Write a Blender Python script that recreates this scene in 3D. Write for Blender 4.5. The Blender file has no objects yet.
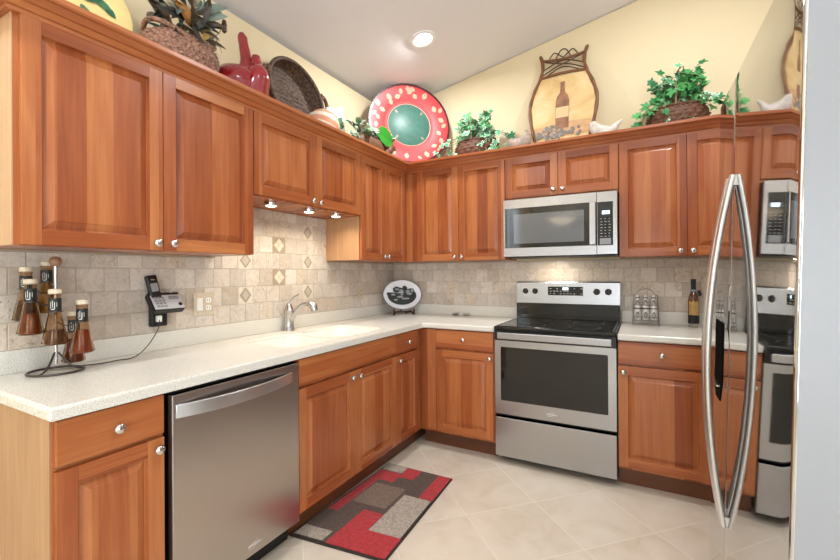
import bpy, bmesh, math, random
from math import sin, cos, pi, radians, sqrt, atan2
from mathutils import Matrix, Vector, Euler
random.seed(7)
S = bpy.context.scene
C = S.collection

# ------------------------------------------------------------------ camera
cam_d = bpy.data.cameras.new('camera')
cam = bpy.data.objects.new('camera', cam_d); C.objects.link(cam)
cam_d.sensor_width = 36.0
cam_d.lens = 17.5283
cam_d.shift_y = -7.388 / 840.0
cam_d.clip_start = 0.05
_yaw, _pit, _rol = radians(28.3677), radians(0.1432), radians(0.3719)
_f = Vector((-sin(_yaw) * cos(_pit), cos(_yaw) * cos(_pit), sin(_pit)))
_r0 = Vector((cos(_yaw), sin(_yaw), 0))
_u0 = _r0.cross(_f)
_r = _r0 * cos(_rol) - _u0 * sin(_rol)
_u = _r0 * sin(_rol) + _u0 * cos(_rol)
M = Matrix((( _r.x, _u.x, -_f.x, 2.07062), (_r.y, _u.y, -_f.y, -3.31573), (_r.z, _u.z, -_f.z, 1.27616), (0, 0, 0, 1)))
cam.matrix_world = M
S.camera = cam

# ------------------------------------------------------------------ exposure, world, daylight
S.view_settings.view_transform = 'Standard'
S.view_settings.look = 'None'
S.view_settings.gamma = 1.0
S.view_settings.use_curve_mapping = False
S.view_settings.exposure = 0.18
W = bpy.data.worlds.new('world'); S.world = W
W.use_nodes = True
_bg = W.node_tree.nodes['Background']
_bg.inputs[0].default_value = (0.80, 0.90, 1.0, 1)
_bg.inputs[1].default_value = 1.6

def area(name, loc, target, sx, sy, power, color=(1, 1, 1), shape='RECTANGLE', spread=180):
    d = bpy.data.lights.new(name, 'AREA'); d.shape = shape; d.size = sx; d.size_y = sy
    d.energy = power; d.color = color; d.spread = radians(spread)
    o = bpy.data.objects.new(name, d); C.objects.link(o)
    o.location = loc
    o.rotation_euler = (Vector(target) - Vector(loc)).to_track_quat('-Z', 'Y').to_euler()
    return o

def CZ(x):                       # height of the sloping ceiling
    return 2.82 + 0.197 * x

# daylight through the patio door and the shuttered window behind the camera
area('daylight_patio_door', (3.3, -6.46, 1.12), (3.0, 0, 4.2), 2.3, 2.0, 85, (0.86, 0.94, 1.0))
area('daylight_window', (-0.16, -4.95, 1.75), (3, -4.95, 1.2), 0.9, 1.5, 30, (0.84, 0.93, 1.0))
area('fill_living_side', (5.1, -3.6, 1.5), (0, -3.6, 4.0), 2.6, 1.9, 55, (0.84, 0.93, 1.0))  # added fill lamp aimed at the ceiling; the living-room wall has no window

# ------------------------------------------------------------------ mesh builder
class MB:
    def __init__(s):
        s.v = []; s.f = []; s.uv = []; s.mi = []; s.m = 0
    def add(s, vs, fs, uvs=None):
        b = len(s.v); s.v += [tuple(p) for p in vs]
        for i, f in enumerate(fs):
            s.f.append([b + j for j in f]); s.mi.append(s.m)
            s.uv.append(uvs[i] if uvs else [(vs[j][0] + vs[j][1] * .37, vs[j][2]) for j in f])
        return s
    def mark(s): return len(s.v)
    def xf(s, mark, mat):
        for i in range(mark, len(s.v)): s.v[i] = tuple(mat @ Vector(s.v[i]))
        return s
    def box(s, x0, x1, y0, y1, z0, z1, g='z', k=None):
        if k is None: k = random.randint(1, 400)
        vs = [(x, y, z) for x in (x0, x1) for y in (y0, y1) for z in (z0, z1)]
        fs = [(0, 1, 3, 2), (4, 6, 7, 5), (0, 4, 5, 1), (2, 3, 7, 6), (0, 2, 6, 4), (1, 5, 7, 3)]
        ax = [0, 0, 1, 1, 2, 2]; G = 'xyz'.index(g); mn = (x0, y0, z0); uvs = []
        for f, n in zip(fs, ax):
            o = [a for a in (0, 1, 2) if a != n]
            if G in o: A, B = [a for a in o if a != G][0], G
            else: A, B = o
            uvs.append([(vs[j][A] - mn[A] + 10 * k, vs[j][B] + 3.7 * k) for j in f])
        return s.add(vs, fs, uvs)
    def hexa(s, q0, q1, k=None):      # two quads -> solid, q0 and q1 same order
        vs = list(q0) + list(q1)
        return s.add(vs, [(3, 2, 1, 0), (4, 5, 6, 7), (0, 1, 5, 4), (1, 2, 6, 5), (2, 3, 7, 6), (3, 0, 4, 7)])
    def tube(s, path, r, n=10, cap=True, flat=1.0, closed=False, up=None):
        P = [Vector(p) for p in path]; m = len(P)
        R = r if isinstance(r, (list, tuple)) else [r] * m
        vs = []; nrm = None
        for i in range(m):
            if closed: t = P[(i + 1) % m] - P[i - 1]
            else: t = P[min(i + 1, m - 1)] - P[max(i - 1, 0)]
            t.normalize()
            if nrm is None:
                a = Vector(up) if up else (Vector((0, 0, 1)) if abs(t.z) < .9 else Vector((1, 0, 0)))
                nrm = (a - t * a.dot(t)).normalized()
            else:
                nrm = (nrm - t * nrm.dot(t)).normalized()
            b = t.cross(nrm)
            for j in range(n):
                q = 2 * pi * j / n
                vs.append(P[i] + nrm * cos(q) * R[i] + b * sin(q) * R[i] * flat)
        fs = []
        for i in range(m if closed else m - 1):
            for j in range(n):
                a, b2 = i * n + j, i * n + (j + 1) % n
                i2 = (i + 1) % m
                fs.append((a, b2, i2 * n + (j + 1) % n, i2 * n + j))
        if cap and not closed:
            fs.append(tuple(range(n - 1, -1, -1))); fs.append(tuple((m - 1) * n + j for j in range(n)))
        return s.add(vs, fs)
    def lathe(s, prof, n=24, mat=None, sx=1.0, sy=1.0):
        vs = []; idx = []
        for (r, z) in prof:
            if r < 1e-6: idx.append([len(vs)]); vs.append(Vector((0, 0, z)))
            else:
                idx.append(list(range(len(vs), len(vs) + n)))
                vs += [Vector((r * cos(2 * pi * j / n) * sx, r * sin(2 * pi * j / n) * sy, z)) for j in range(n)]
        fs = []
        for a, b in zip(idx[:-1], idx[1:]):
            for j in range(n):
                A = [a[0]] if len(a) == 1 else [a[j], a[(j + 1) % n]]
                B = [b[0]] if len(b) == 1 else [b[(j + 1) % n], b[j]]
                if len(A) + len(B) >= 3: fs.append(tuple(A + B))
        if mat is not None: vs = [mat @ p for p in vs]
        return s.add(vs, fs)
    def prism(s, poly, d0, d1, mp):   # 2-d outline, mp(u, v, d) -> xyz
        n = len(poly)
        vs = [mp(u, v, d0) for u, v in poly] + [mp(u, v, d1) for u, v in poly]
        fs = [tuple(range(n - 1, -1, -1)), tuple(range(n, 2 * n))]
        fs += [(i, (i + 1) % n, n + (i + 1) % n, n + i) for i in range(n)]
        return s.add(vs, fs)
    def build(s, name, mats, parent=None, bevel=0, smooth=None, seg=2, boxfix=True):
        me = bpy.data.meshes.new(name)
        me.from_pydata(s.v, [], s.f)
        ul = me.uv_layers.new(name='UVMap')
        k = 0
        for u in s.uv:
            for p in u: ul.data[k].uv = p; k += 1
        if not isinstance(mats, (list, tuple)): mats = [mats]
        for m in mats: me.materials.append(m)
        for p, mi in zip(me.polygons, s.mi): p.material_index = mi
        bm = bmesh.new(); bm.from_mesh(me)
        bmesh.ops.recalc_face_normals(bm, faces=bm.faces[:])
        bm.to_mesh(me); bm.free()
        if smooth is not None:
            for p in me.polygons: p.use_smooth = True
            me.set_sharp_from_angle(angle=radians(smooth))
        o = bpy.data.objects.new(name, me); C.objects.link(o)
        if parent is not None: o.parent = parent
        if bevel:
            b = o.modifiers.new('edge', 'BEVEL'); b.width = bevel; b.segments = seg
            b.limit_method = 'ANGLE'; b.angle_limit = radians(40)
        return o

def bake(o):                      # apply the modifiers of o
    dg = bpy.context.evaluated_depsgraph_get()
    me = bpy.data.meshes.new_from_object(o.evaluated_get(dg))
    o.modifiers.clear(); o.data = me

def tag(o, label=None, cat=None, group=None, kind=None):
    if label: o['label'] = label
    if cat: o['category'] = cat
    if group: o['group'] = group
    if kind: o['kind'] = kind
    return o
def thing(name, label, cat, loc=(0, 0, 0), rot=(0, 0, 0), group=None):
    o = bpy.data.objects.new(name, None); C.objects.link(o)
    o.empty_display_size = .1
    o.location = loc; o.rotation_euler = rot
    return tag(o, label, cat, group)
def struct(o): o['kind'] = 'structure'; return o
def lerp(a, b, t): return a + (b - a) * t
def spline(pts, n=8):             # Catmull-Rom
    P = [Vector(p) for p in pts]; out = []
    for i in range(len(P) - 1):
        a = P[max(i - 1, 0)]; b = P[i]; c = P[i + 1]; d = P[min(i + 2, len(P) - 1)]
        for k in range(n):
            t = k / n
            out.append(.5 * ((2 * b) + (c - a) * t + (2 * a - 5 * b + 4 * c - d) * t * t + (3 * b - a - 3 * c + d) * t ** 3))
    out.append(P[-1]); return out
def lerps(vals, n=8):
    out = []
    for i in range(len(vals) - 1):
        out += [lerp(vals[i], vals[i + 1], k / n) for k in range(n)]
    return out + [vals[-1]]

# ------------------------------------------------------------------ materials
def srgb(r, g, b):
    f = lambda c: (c / 255) / 12.92 if c / 255 <= .04045 else ((c / 255 + .055) / 1.055) ** 2.4
    return (f(r), f(g), f(b), 1)
class NT:
    def __init__(s, name):
        s.m = bpy.data.materials.new(name); s.m.use_nodes = True
        s.t = s.m.node_tree; s.n = s.t.nodes; s.p = s.n['Principled BSDF']
    def new(s, t, **kw):
        n = s.n.new(t)
        for k, v in kw.items(): setattr(n, k, v)
        return n
    def link(s, a, b): s.t.links.new(a, b)
    def val(s, inp, v):
        if hasattr(v, 'is_linked') or hasattr(v, 'links'): s.link(v, inp)
        else: inp.default_value = v
    def math(s, op, a, b=0.0, c=None):
        n = s.new('ShaderNodeMath', operation=op)
        s.val(n.inputs[0], a); s.val(n.inputs[1], b)
        if c is not None: s.val(n.inputs[2], c)
        return n.outputs[0]
    def noise(s, vec, scale, detail=3, rough=.55, dist=0):
        n = s.new('ShaderNodeTexNoise')
        if vec is not None: s.link(vec, n.inputs['Vector'])
        n.inputs['Scale'].default_value = scale; n.inputs['Detail'].default_value = detail
        n.inputs['Roughness'].default_value = rough; n.inputs['Distortion'].default_value = dist
        return n.outputs['Fac']
    def ramp(s, fac, stops, interp='LINEAR'):
        n = s.new('ShaderNodeValToRGB'); s.link(fac, n.inputs[0]); cr = n.color_ramp; cr.interpolation = interp
        while len(cr.elements) < len(stops): cr.elements.new(.5)
        for e, (p, c) in zip(cr.elements, stops): e.position = p; e.color = c
        return n.outputs['Color']
    def mix(s, fac, a, b, mode='MIX'):
        n = s.new('ShaderNodeMix', data_type='RGBA', blend_type=mode)
        s.val(n.inputs[0], fac); s.val(n.inputs[6], a); s.val(n.inputs[7], b)
        return n.outputs[2]
    def bump(s, h, strength=.2, dist=.002):
        n = s.new('ShaderNodeBump'); n.inputs['Strength'].default_value = strength
        n.inputs['Distance'].default_value = dist
        s.link(h, n.inputs['Height']); s.link(n.outputs[0], s.p.inputs['Normal'])
    def set(s, **kw):
        for k, v in kw.items(): s.val(s.p.inputs[k.replace('_', ' ')], v)
        return s.m
def obj_co(N): return N.new('ShaderNodeTexCoord').outputs['Object']

def plain(name, col, rough=.5, metal=0.0, spec=.5, coat=0.0, noise=0.0, nscale=60, **kw):
    N = NT(name)
    if noise:
        f = N.noise(obj_co(N), nscale, 3)
        d = tuple(c * (1 - noise) for c in col[:3]) + (1,); l = tuple(min(1, c * (1 + noise)) for c in col[:3]) + (1,)
        N.set(Base_Color=N.ramp(f, [(.3, d), (.7, l)]))
    else: N.set(Base_Color=col)
    N.set(Roughness=rough, Metallic=metal, Specular_IOR_Level=spec, Coat_Weight=coat)
    for k, v in kw.items(): N.set(**{k: v})
    return N.m

def wood(name, lo, mid, hi, stave=.085, rough=.27):
    N = NT(name)
    uv = N.new('ShaderNodeUVMap').outputs[0]
    sp = N.new('ShaderNodeSeparateXYZ'); N.link(uv, sp.inputs[0])
    st = N.math('FLOOR', N.math('DIVIDE', sp.outputs[0], stave))
    wn = N.new('ShaderNodeTexWhiteNoise', noise_dimensions='1D'); N.link(st, wn.inputs['W'])
    cb = N.new('ShaderNodeCombineXYZ')
    N.link(N.math('MULTIPLY', sp.outputs[0], 55.0), cb.inputs[0]); N.link(N.math('MULTIPLY', sp.outputs[1], 2.2), cb.inputs[1])
    N.link(N.math('MULTIPLY', wn.outputs['Value'], 37.0), cb.inputs[2])
    g1 = N.noise(cb.outputs[0], 1.0, 4, .6, .6)
    cb2 = N.new('ShaderNodeCombineXYZ')
    N.link(N.math('MULTIPLY', sp.outputs[0], 9.0), cb2.inputs[0]); N.link(N.math('MULTIPLY', sp.outputs[1], 1.3), cb2.inputs[1])
    N.link(N.math('MULTIPLY', wn.outputs['Value'], 91.0), cb2.inputs[2])
    g2 = N.noise(cb2.outputs[0], 1.0, 3, .5, 1.2)
    t = N.math('ADD', N.math('MULTIPLY', wn.outputs['Value'], .30), N.math('ADD', N.math('MULTIPLY', g1, .36), N.math('MULTIPLY', g2, .34)))
    col = N.ramp(t, [(.20, lo), (.46, mid), (.76, hi)])
    N.set(Base_Color=col, Roughness=rough, Specular_IOR_Level=.5)
    N.bump(g1, .05, .001)
    return N.m

def steel(name, col, rough=.25, aniso=.75, scale=900):
    N = NT(name)
    ge = N.new('ShaderNodeNewGeometry')
    vm = N.new('ShaderNodeVectorMath', operation='CROSS_PRODUCT'); N.link(ge.outputs['Normal'], vm.inputs[0]); vm.inputs[1].default_value = (0, 0, 1)
    N.link(vm.outputs[0], N.p.inputs['Tangent'])
    mp = N.new('ShaderNodeMapping'); N.link(obj_co(N), mp.inputs[0]); mp.inputs['Scale'].default_value = (3, 3, scale)
    f = N.noise(mp.outputs[0], 1, 2)
    N.set(Base_Color=N.mix(f, tuple(c * .93 for c in col[:3]) + (1,), col), Metallic=1.0, Anisotropic=aniso)
    N.set(Roughness=N.math('ADD', N.math('MULTIPLY', f, .06), rough - .03))
    return N.m

mt = {}
mt['wood'] = wood('cherry_wood', srgb(120, 56, 29), srgb(160, 86, 46), srgb(194, 124, 73))
mt['woodside'] = wood('veneer_wood', srgb(158, 112, 76), srgb(184, 140, 100), srgb(204, 166, 128), stave=.3)
mt['steel'] = steel('brushed_steel', srgb(180, 180, 182))
mt['steeldark'] = steel('brushed_steel_warm', srgb(186, 178, 172), .3)
mt['fridge'] = steel('fridge_steel', srgb(205, 206, 208), .035, .1)
mt['chrome'] = plain('satin_nickel', srgb(215, 212, 208), .18, 1.0)
mt['nickel'] = plain('brushed_nickel', srgb(190, 188, 186), .27, 1.0)
mt['blackglass'] = plain('black_glass', srgb(14, 14, 15), .06, 0, .6)
mt['blackplastic'] = plain('black_plastic', srgb(18, 18, 20), .35)
mt['blackiron'] = plain('dark_wire', srgb(62, 58, 56), .4, .8)
mt['greypaint'] = plain('grey_painted_steel', srgb(146, 147, 150), .38, 0, .5)
mt['white'] = plain('white_plastic', srgb(238, 236, 230), .35)
mt['sink'] = plain('white_composite', srgb(244, 243, 232), .22)
mt['ivory'] = plain('stone_plate', srgb(206, 190, 168), .4, noise=.1)

def speckle():
    N = NT('speckled_solid_surface'); co = obj_co(N)
    f = N.noise(co, 300, 2, .6); g = N.noise(co, 200, 2, .6)
    c = N.ramp(f, [(.34, srgb(176, 168, 152)), (.44, srgb(222, 219, 208)), (.6, srgb(228, 225, 216)), (.70, srgb(246, 244, 238))])
    c2 = N.mix(N.ramp(g, [(.62, (0, 0, 0, 1)), (.68, (1, 1, 1, 1))]), c, srgb(190, 178, 158))
    return N.set(Base_Color=c2, Roughness=.24, Specular_IOR_Level=.5)
mt['counter'] = speckle()

def paint(name, col, b=.08):
    N = NT(name); co = obj_co(N)
    f = N.noise(co, 180, 3)
    N.bump(f, b, .002)
    g = N.noise(co, 1.3, 2)
    N.set(Base_Color=N.mix(g, tuple(c * .97 for c in col[:3]) + (1,), col), Roughness=.75, Specular_IOR_Level=.25)
    return N.m
mt['offwhite'] = paint('off_white_paint', srgb(226, 226, 224))
mt['wall'] = paint('cream_yellow_paint', srgb(228, 211, 174))
mt['ceiling'] = paint('white_ceiling_paint', srgb(236, 236, 238), .12)
mt['trimwhite'] = plain('white_trim_paint', srgb(240, 240, 238), .4)

def travertine():
    N = NT('tumbled_travertine'); co = obj_co(N)
    uv = N.new('ShaderNodeUVMap').outputs[0]
    sp = N.new('ShaderNodeSeparateXYZ'); N.link(uv, sp.inputs[0])
    k = N.math('FLOOR', N.math('DIVIDE', N.math('ADD', sp.outputs[0], 2.0), 10.0))
    wn = N.new('ShaderNodeTexWhiteNoise', noise_dimensions='1D'); N.link(k, wn.inputs['W'])
    mp = N.new('ShaderNodeCombineXYZ'); N.link(N.math('MULTIPLY', wn.outputs['Value'], 50), mp.inputs[0]); N.link(N.math('MULTIPLY', wn.outputs['Value'], 23), mp.inputs[2])
    va = N.new('ShaderNodeVectorMath', operation='ADD'); N.link(co, va.inputs[0]); N.link(mp.outputs[0], va.inputs[1])
    base = N.ramp(wn.outputs['Value'], [(0, srgb(190, 176, 160)), (.25, srgb(214, 202, 188)), (.5, srgb(198, 188, 176)), (.75, srgb(222, 212, 200)), (1, srgb(206, 190, 170))])
    f = N.noise(va.outputs[0], 17, 6, .68, 1.6)
    c = N.mix(N.ramp(f, [(.36, (.5, .5, .5, 1)), (.47, (0, 0, 0, 1))]), base, srgb(176, 158, 140))
    c = N.mix(N.ramp(f, [(.56, (0, 0, 0, 1)), (.70, (.45, .45, .45, 1))]), c, srgb(236, 228, 218))
    g = N.noise(va.outputs[0], 30, 5, .72, 2.4)
    spot = N.ramp(g, [(.55, (0, 0, 0, 1)), (.64, (1, 1, 1, 1))])
    kk = N.ramp(wn.outputs['Value'], [(.30, (.12, .12, .12, 1)), (.31, (.75, .75, .75, 1)), (.42, (.75, .75, .75, 1)), (.43, (.10, .10, .10, 1)), (.84, (.10, .10, .10, 1)), (.85, (.55, .55, .55, 1))])
    c = N.mix(N.math('MULTIPLY', spot, kk), c, srgb(132, 104, 78))
    v2 = N.ramp(N.math('ABSOLUTE', N.math('SUBTRACT', N.noise(va.outputs[0], 9, 4, .6, 2.0), .5)), [(.0, (.22, .22, .22, 1)), (.02, (0, 0, 0, 1))])
    c = N.mix(v2, c, srgb(150, 128, 108))
    N.bump(g, .25, .002)
    return N.set(Base_Color=c, Roughness=.55, Specular_IOR_Level=.35)
mt['travertine'] = travertine()
mt['grout'] = plain('beige_grout', srgb(188, 178, 164), .85)
mt['inlaytan'] = plain('tan_stone_inlay', srgb(168, 150, 128), .5, noise=.15)
mt['inlaycream'] = plain('cream_stone_inlay', srgb(216, 206, 188), .45, noise=.1)

def floortile():
    N = NT('diagonal_floor_tile'); co = obj_co(N)
    sp = N.new('ShaderNodeSeparateXYZ'); N.link(co, sp.inputs[0])
    x = N.math('SUBTRACT', sp.outputs[0], 1.248); y = N.math('ADD', sp.outputs[1], 1.30)
    p = N.math('DIVIDE', N.math('ADD', x, y), .585); q = N.math('DIVIDE', N.math('SUBTRACT', y, x), .585)
    def edge(a):
        fr = N.math('FRACT', N.math('ADD', a, 100.0))
        return N.math('MINIMUM', fr, N.math('SUBTRACT', 1.0, fr))
    e = N.math('MINIMUM', edge(p), edge(q))
    gm = N.ramp(e, [(.005, (1, 1, 1, 1)), (.010, (0, 0, 0, 1))])
    cb = N.new('ShaderNodeCombineXYZ'); N.link(N.math('FLOOR', p), cb.inputs[0]); N.link(N.math('FLOOR', q), cb.inputs[1])
    wn = N.new('ShaderNodeTexWhiteNoise', noise_dimensions='2D'); N.link(cb.outputs[0], wn.inputs['Vector'])
    va = N.new('ShaderNodeVectorMath', operation='MULTIPLY_ADD'); N.link(wn.outputs['Color'], va.inputs[0]); va.inputs[1].default_value = (9, 9, 9); N.link(co, va.inputs[2])
    f = N.noise(va.outputs[0], 5, 5, .6, .8)
    c = N.ramp(f, [(.3, srgb(203, 189, 168)), (.5, srgb(214, 202, 184)), (.7, srgb(219, 209, 194))])
    c = N.mix(N.math('MULTIPLY', wn.outputs['Value'], .25), c, srgb(212, 199, 182))
    c = N.mix(gm, c, srgb(226, 216, 198))
    N.bump(N.math('SUBTRACT', 1.0, gm), .3, .002)
    return N.set(Base_Color=c, Roughness=.3, Specular_IOR_Level=.4)
mt['floor'] = floortile()

def emit(name, col, st):
    N = NT(name); N.set(Base_Color=col, Emission_Color=col, Emission_Strength=st); return N.m
mt['lamp'] = emit('lit_lens', (1, .97, .92, 1), 9)
mt['puckglow'] = emit('lit_puck_lens', (1, .88, .7, 1), 5)
def glass(name, col, rough=.02, ior=1.45):
    N = NT(name); N.set(Base_Color=col, Roughness=rough, IOR=ior, Transmission_Weight=1.0); return N.m
mt['glass'] = glass('clear_glass', (.97, .98, .97, 1))

# ================================================================== the room
RX, FY, LX = 3.10, -6.50, 5.20      # right kitchen wall, far wall behind the camera, living-room wall
def wallbox(name, boxes, m):
    b = MB()
    for q in boxes: b.box(*q)
    return struct(b.build(name, mt[m]))
b = MB(); b.box(-.12, LX + .12, FY - .12, .12, -.1, 0); struct(b.build('floor', mt['floor']))
b = MB()
b.hexa([(-.12, FY - .12, CZ(-.12)), (LX + .12, FY - .12, CZ(LX + .12)), (LX + .12, .12, CZ(LX + .12)), (-.12, .12, CZ(-.12))],
       [(-.12, FY - .12, CZ(-.12) + .1), (LX + .12, FY - .12, CZ(LX + .12) + .1), (LX + .12, .12, CZ(LX + .12) + .1), (-.12, .12, CZ(-.12) + .1)])
struct(b.build('ceiling', mt['ceiling']))
# left wall with the shuttered window behind the camera
wallbox('wall_left', [(-.12, 0, -4.5, .0, 0, 2.79), (-.12, 0, FY, -5.4, 0, 2.79), (-.12, 0, -5.4, -4.5, 0, 1.0), (-.12, 0, -5.4, -4.5, 2.55, 2.79)], 'wall')
b = MB()
b.prism([(-.12, 0), (LX, 0), (LX, CZ(LX) - .005), (-.12, CZ(-.12) - .005)], 0, .12, lambda u, v, d: (u, d, v))
struct(b.build('wall_back', mt['wall']))
b = MB(); b.prism([(RX, 0), (RX + .12, 0), (RX + .12, CZ(RX + .12) - .03), (RX, CZ(RX) - .03)], -2.75, -.001, lambda u, v, d: (u, d, v))
struct(b.build('wall_right', mt['offwhite']))
b = MB()
for q in ((-.12, 2.1, 0, 2.1), (4.5, LX, 0, 2.1), (-.12, LX, 2.1, 2.79)): b.box(q[0], q[1], FY - .12, FY, q[2], q[3])
b.prism([(-.12, 2.79), (LX, 2.79), (LX, CZ(LX) - .005), (-.12, CZ(-.12) - .005)], FY - .12, FY, lambda u, v, d: (u, d, v))
struct(b.build('wall_front', mt['offwhite']))
wallbox('wall_living', [(LX, LX + .12, FY, .0, 0, CZ(LX) - .005)], 'offwhite')

# window with plantation shutters (behind the camera, mirrored in the microwave)
t = struct(thing('window_1', None, None, (0, -4.95, 1.0)))
b = MB()
b.box(-.1, .02, -.45, -.40, 0, 1.55); b.box(-.1, .02, .40, .45, 0, 1.55); b.box(-.1, .02, -.40, .40, 0, .05); b.box(-.1, .02, -.40, .40, 1.5, 1.55); b.box(-.06, 0, -.02, .02, .05, 1.5)
b.build('frame', mt['trimwhite'], t, .004)
for k in range(16):
    s_ = MB(); m0 = s_.mark(); s_.box(-.032, .032, -.395, .395, -.004, .004)
    s_.xf(m0, Matrix.Translation((-.03, 0, .11 + k * .09)) @ Matrix.Rotation(radians(28), 4, 'Y'))
    s_.build('slat', mt['trimwhite'], t)
# patio door frame
t = struct(thing('door_1', None, None, (3.3, FY, 0)))
b = MB()
for x in (-1.2, -.03, 1.14): b.box(x, x + .06, -.10, -.04, 0, 2.1)
b.box(-1.14, 1.14, -.10, -.04, 2.04, 2.1); b.box(-1.14, 1.14, -.10, -.04, 0, .05)
b.build('frame', mt['trimwhite'], t, .004)

# ------------------------------------------------------------------ wall tile
P_ = .1033
def tiles(name, rows, wall, parity):
    b = MB(); g = MB()
    for (i, a0, a1, z0c, z1c, holes) in rows:
        z0, z1 = max(1.0 + i * P_, z0c), min(1.0 + (i + 1) * P_, z1c)
        if z1 - z0 < .01: continue
        off = parity[i % 2]
        n0 = math.floor((a0 - off) / P_) - 1
        a = off - P_ / 2 + n0 * P_
        while a < a1:
            l, r = max(a, a0), min(a + P_, a1)
            a += P_
            if r - l < .008: continue
            cen = (l + r) / 2
            if any(abs(cen - h) < .03 for h in holes): continue
            q = .0014; dd = random.uniform(.0085, .0105)
            if wall == 'left': b.box(.004, dd, l + q, r - q, z0 + q, z1 - q)
            else: b.box(l + q, r - q, -dd, -.004, z0 + q, z1 - q)
    for (a0, a1, z0, z1) in [(min(r[1] for r in rows), max(r[2] for r in rows), 1.0, 1.372)] + ([(-1.875, -.963, 1.372, 1.684)] if wall == 'left' else []):
        if wall == 'left': g.box(.0005, .007, a0, a1, z0, z1)
        else: g.box(a0, a1, -.007, -.0005, z0, z1)
    o = struct(b.build(name, mt['travertine'], None, .0018, seg=1))
    struct(g.build('grout', mt['grout'], o))
    return o
HA, HB = (-1.675, -1.159), (-1.418,)
rows = []
for i in range(7):
    lo = 1.0 + i * P_
    hol = {1: HA, 3: HA, 2: HB, 4: HB, 5: (-1.159,)}.get(i, ())
    if lo < 1.372: rows.append((i, -2.90, -.011, 1.0, 1.37, hol) if i < 3 else (i, -2.90, -.011, 1.0, 1.37, hol))
    if i >= 3: rows.append((i, -1.874, -.964, 1.3725 if i == 3 else 1.0, 1.684, hol))
# row 3 is whole between the wall cabinets and cut below them
rows = [r for r in rows if r[0] != 3] + [(3, -2.90, -1.875, 1.0, 1.37, ()), (3, -1.875, -.963, 1.0, 1.684, HA), (3, -.963, -.011, 1.0, 1.37, ())]
tl = tiles('trim_1', rows, 'left', (-1.418, -1.159))
for (y, i, kind) in [(-1.675, 1, 0), (-1.675, 3, 0), (-1.418, 2, 1), (-1.418, 4, 1), (-1.159, 1, 0), (-1.159, 3, 0), (-1.159, 5, 0)]:
    z = 1.0 + (i + .5) * P_; h = P_ / 2 - .0014
    b = MB()
    b.m = 0 if kind else 1
    b.box(.004, .0095, y - h, y + h, z - h, z + h)
    dia = lambda s_, x0, x1, ry, rz=None: b.prism([(0, -(rz or ry)), (ry, 0), (0, (rz or ry)), (-ry, 0)], x0, x1, lambda u, v, d: (d, y + u, z + v))
    if kind == 0:
        b.m = 0; dia(0, .0095, .0105, h * .80, h * .94)
        b.m = 2; dia(0, .0105, .0112, h * .50, h * .62)
    else:
        b.m = 1
        for (du, dv) in ((0, .5), (0, -.5), (.46, 0), (-.46, 0)):
            y_, z_ = y + du * h * .92, z + dv * h * .92
            b.prism([(0, -h * .42), (h * .40, 0), (0, h * .42), (-h * .40, 0)], .0095, .0108, lambda u, v, d: (d, y_ + u, z_ + v))
    tag(struct(b.build('diamond_inlay', [mt['inlaytan'], mt['inlaycream'], mt['grout']], tl)), 'cream and tan stone inlay tile with a diamond')
rows = [(i, .011, RX - .002, 1.0, 1.37, ()) for i in range(4)]
tiles('trim_2', rows, 'back', (2.015, 2.06))

# ================================================================== cabinets
KN = [(.0075, -.001), (.006, .011), (.010, .0145), (.0155, .019), (.0165, .023), (.0125, .0285), (0, .0305)]
RX90 = Matrix.Rotation(pi / 2, 4, 'X')
def knob(parent, x, z, y=-.02):
    b = MB(); b.lathe(KN, 18, Matrix.Translation((x, y, z)) @ RX90)
    return b.build('knob', mt['chrome'], parent, smooth=50)
def panel_door(x0, x1, z0, z1, fr=.052):
    b = MB(); T = -.02
    b.box(x0, x0 + fr, T, 0, z0, z1, 'z'); b.box(x1 - fr, x1, T, 0, z0, z1, 'z')
    b.box(x0 + fr, x1 - fr, T, 0, z0, z0 + fr, 'x'); b.box(x0 + fr, x1 - fr, T, 0, z1 - fr, z1, 'x')
    k = random.randint(1, 300); so = random.random() * .05
    lv = [(0, -.0198), (.004, -.0070), (.007, -.0060), (.031, -.0165), (.032, -.0188)]
    vs = []
    for ins, y in lv:
        a0, a1, c0, c1 = x0 + fr + ins, x1 - fr - ins, z0 + fr + ins, z1 - fr - ins
        vs += [(a0, y, c0), (a1, y, c0), (a1, y, c1), (a0, y, c1)]
    fs = []
    for r in range(len(lv) - 1):
        for j in range(4):
            fs.append((r * 4 + j, r * 4 + (j + 1) % 4, r * 4 + 4 + (j + 1) % 4, r * 4 + 4 + j))
    e = (len(lv) - 1) * 4
    fs.append((e, e + 1, e + 2, e + 3))
    uv = [[(vs[j][0] - x0 + so + 10 * k, vs[j][2] + 3.1 * k) for j in f] for f in fs]
    b.add(vs, fs, uv)
    return b
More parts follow.
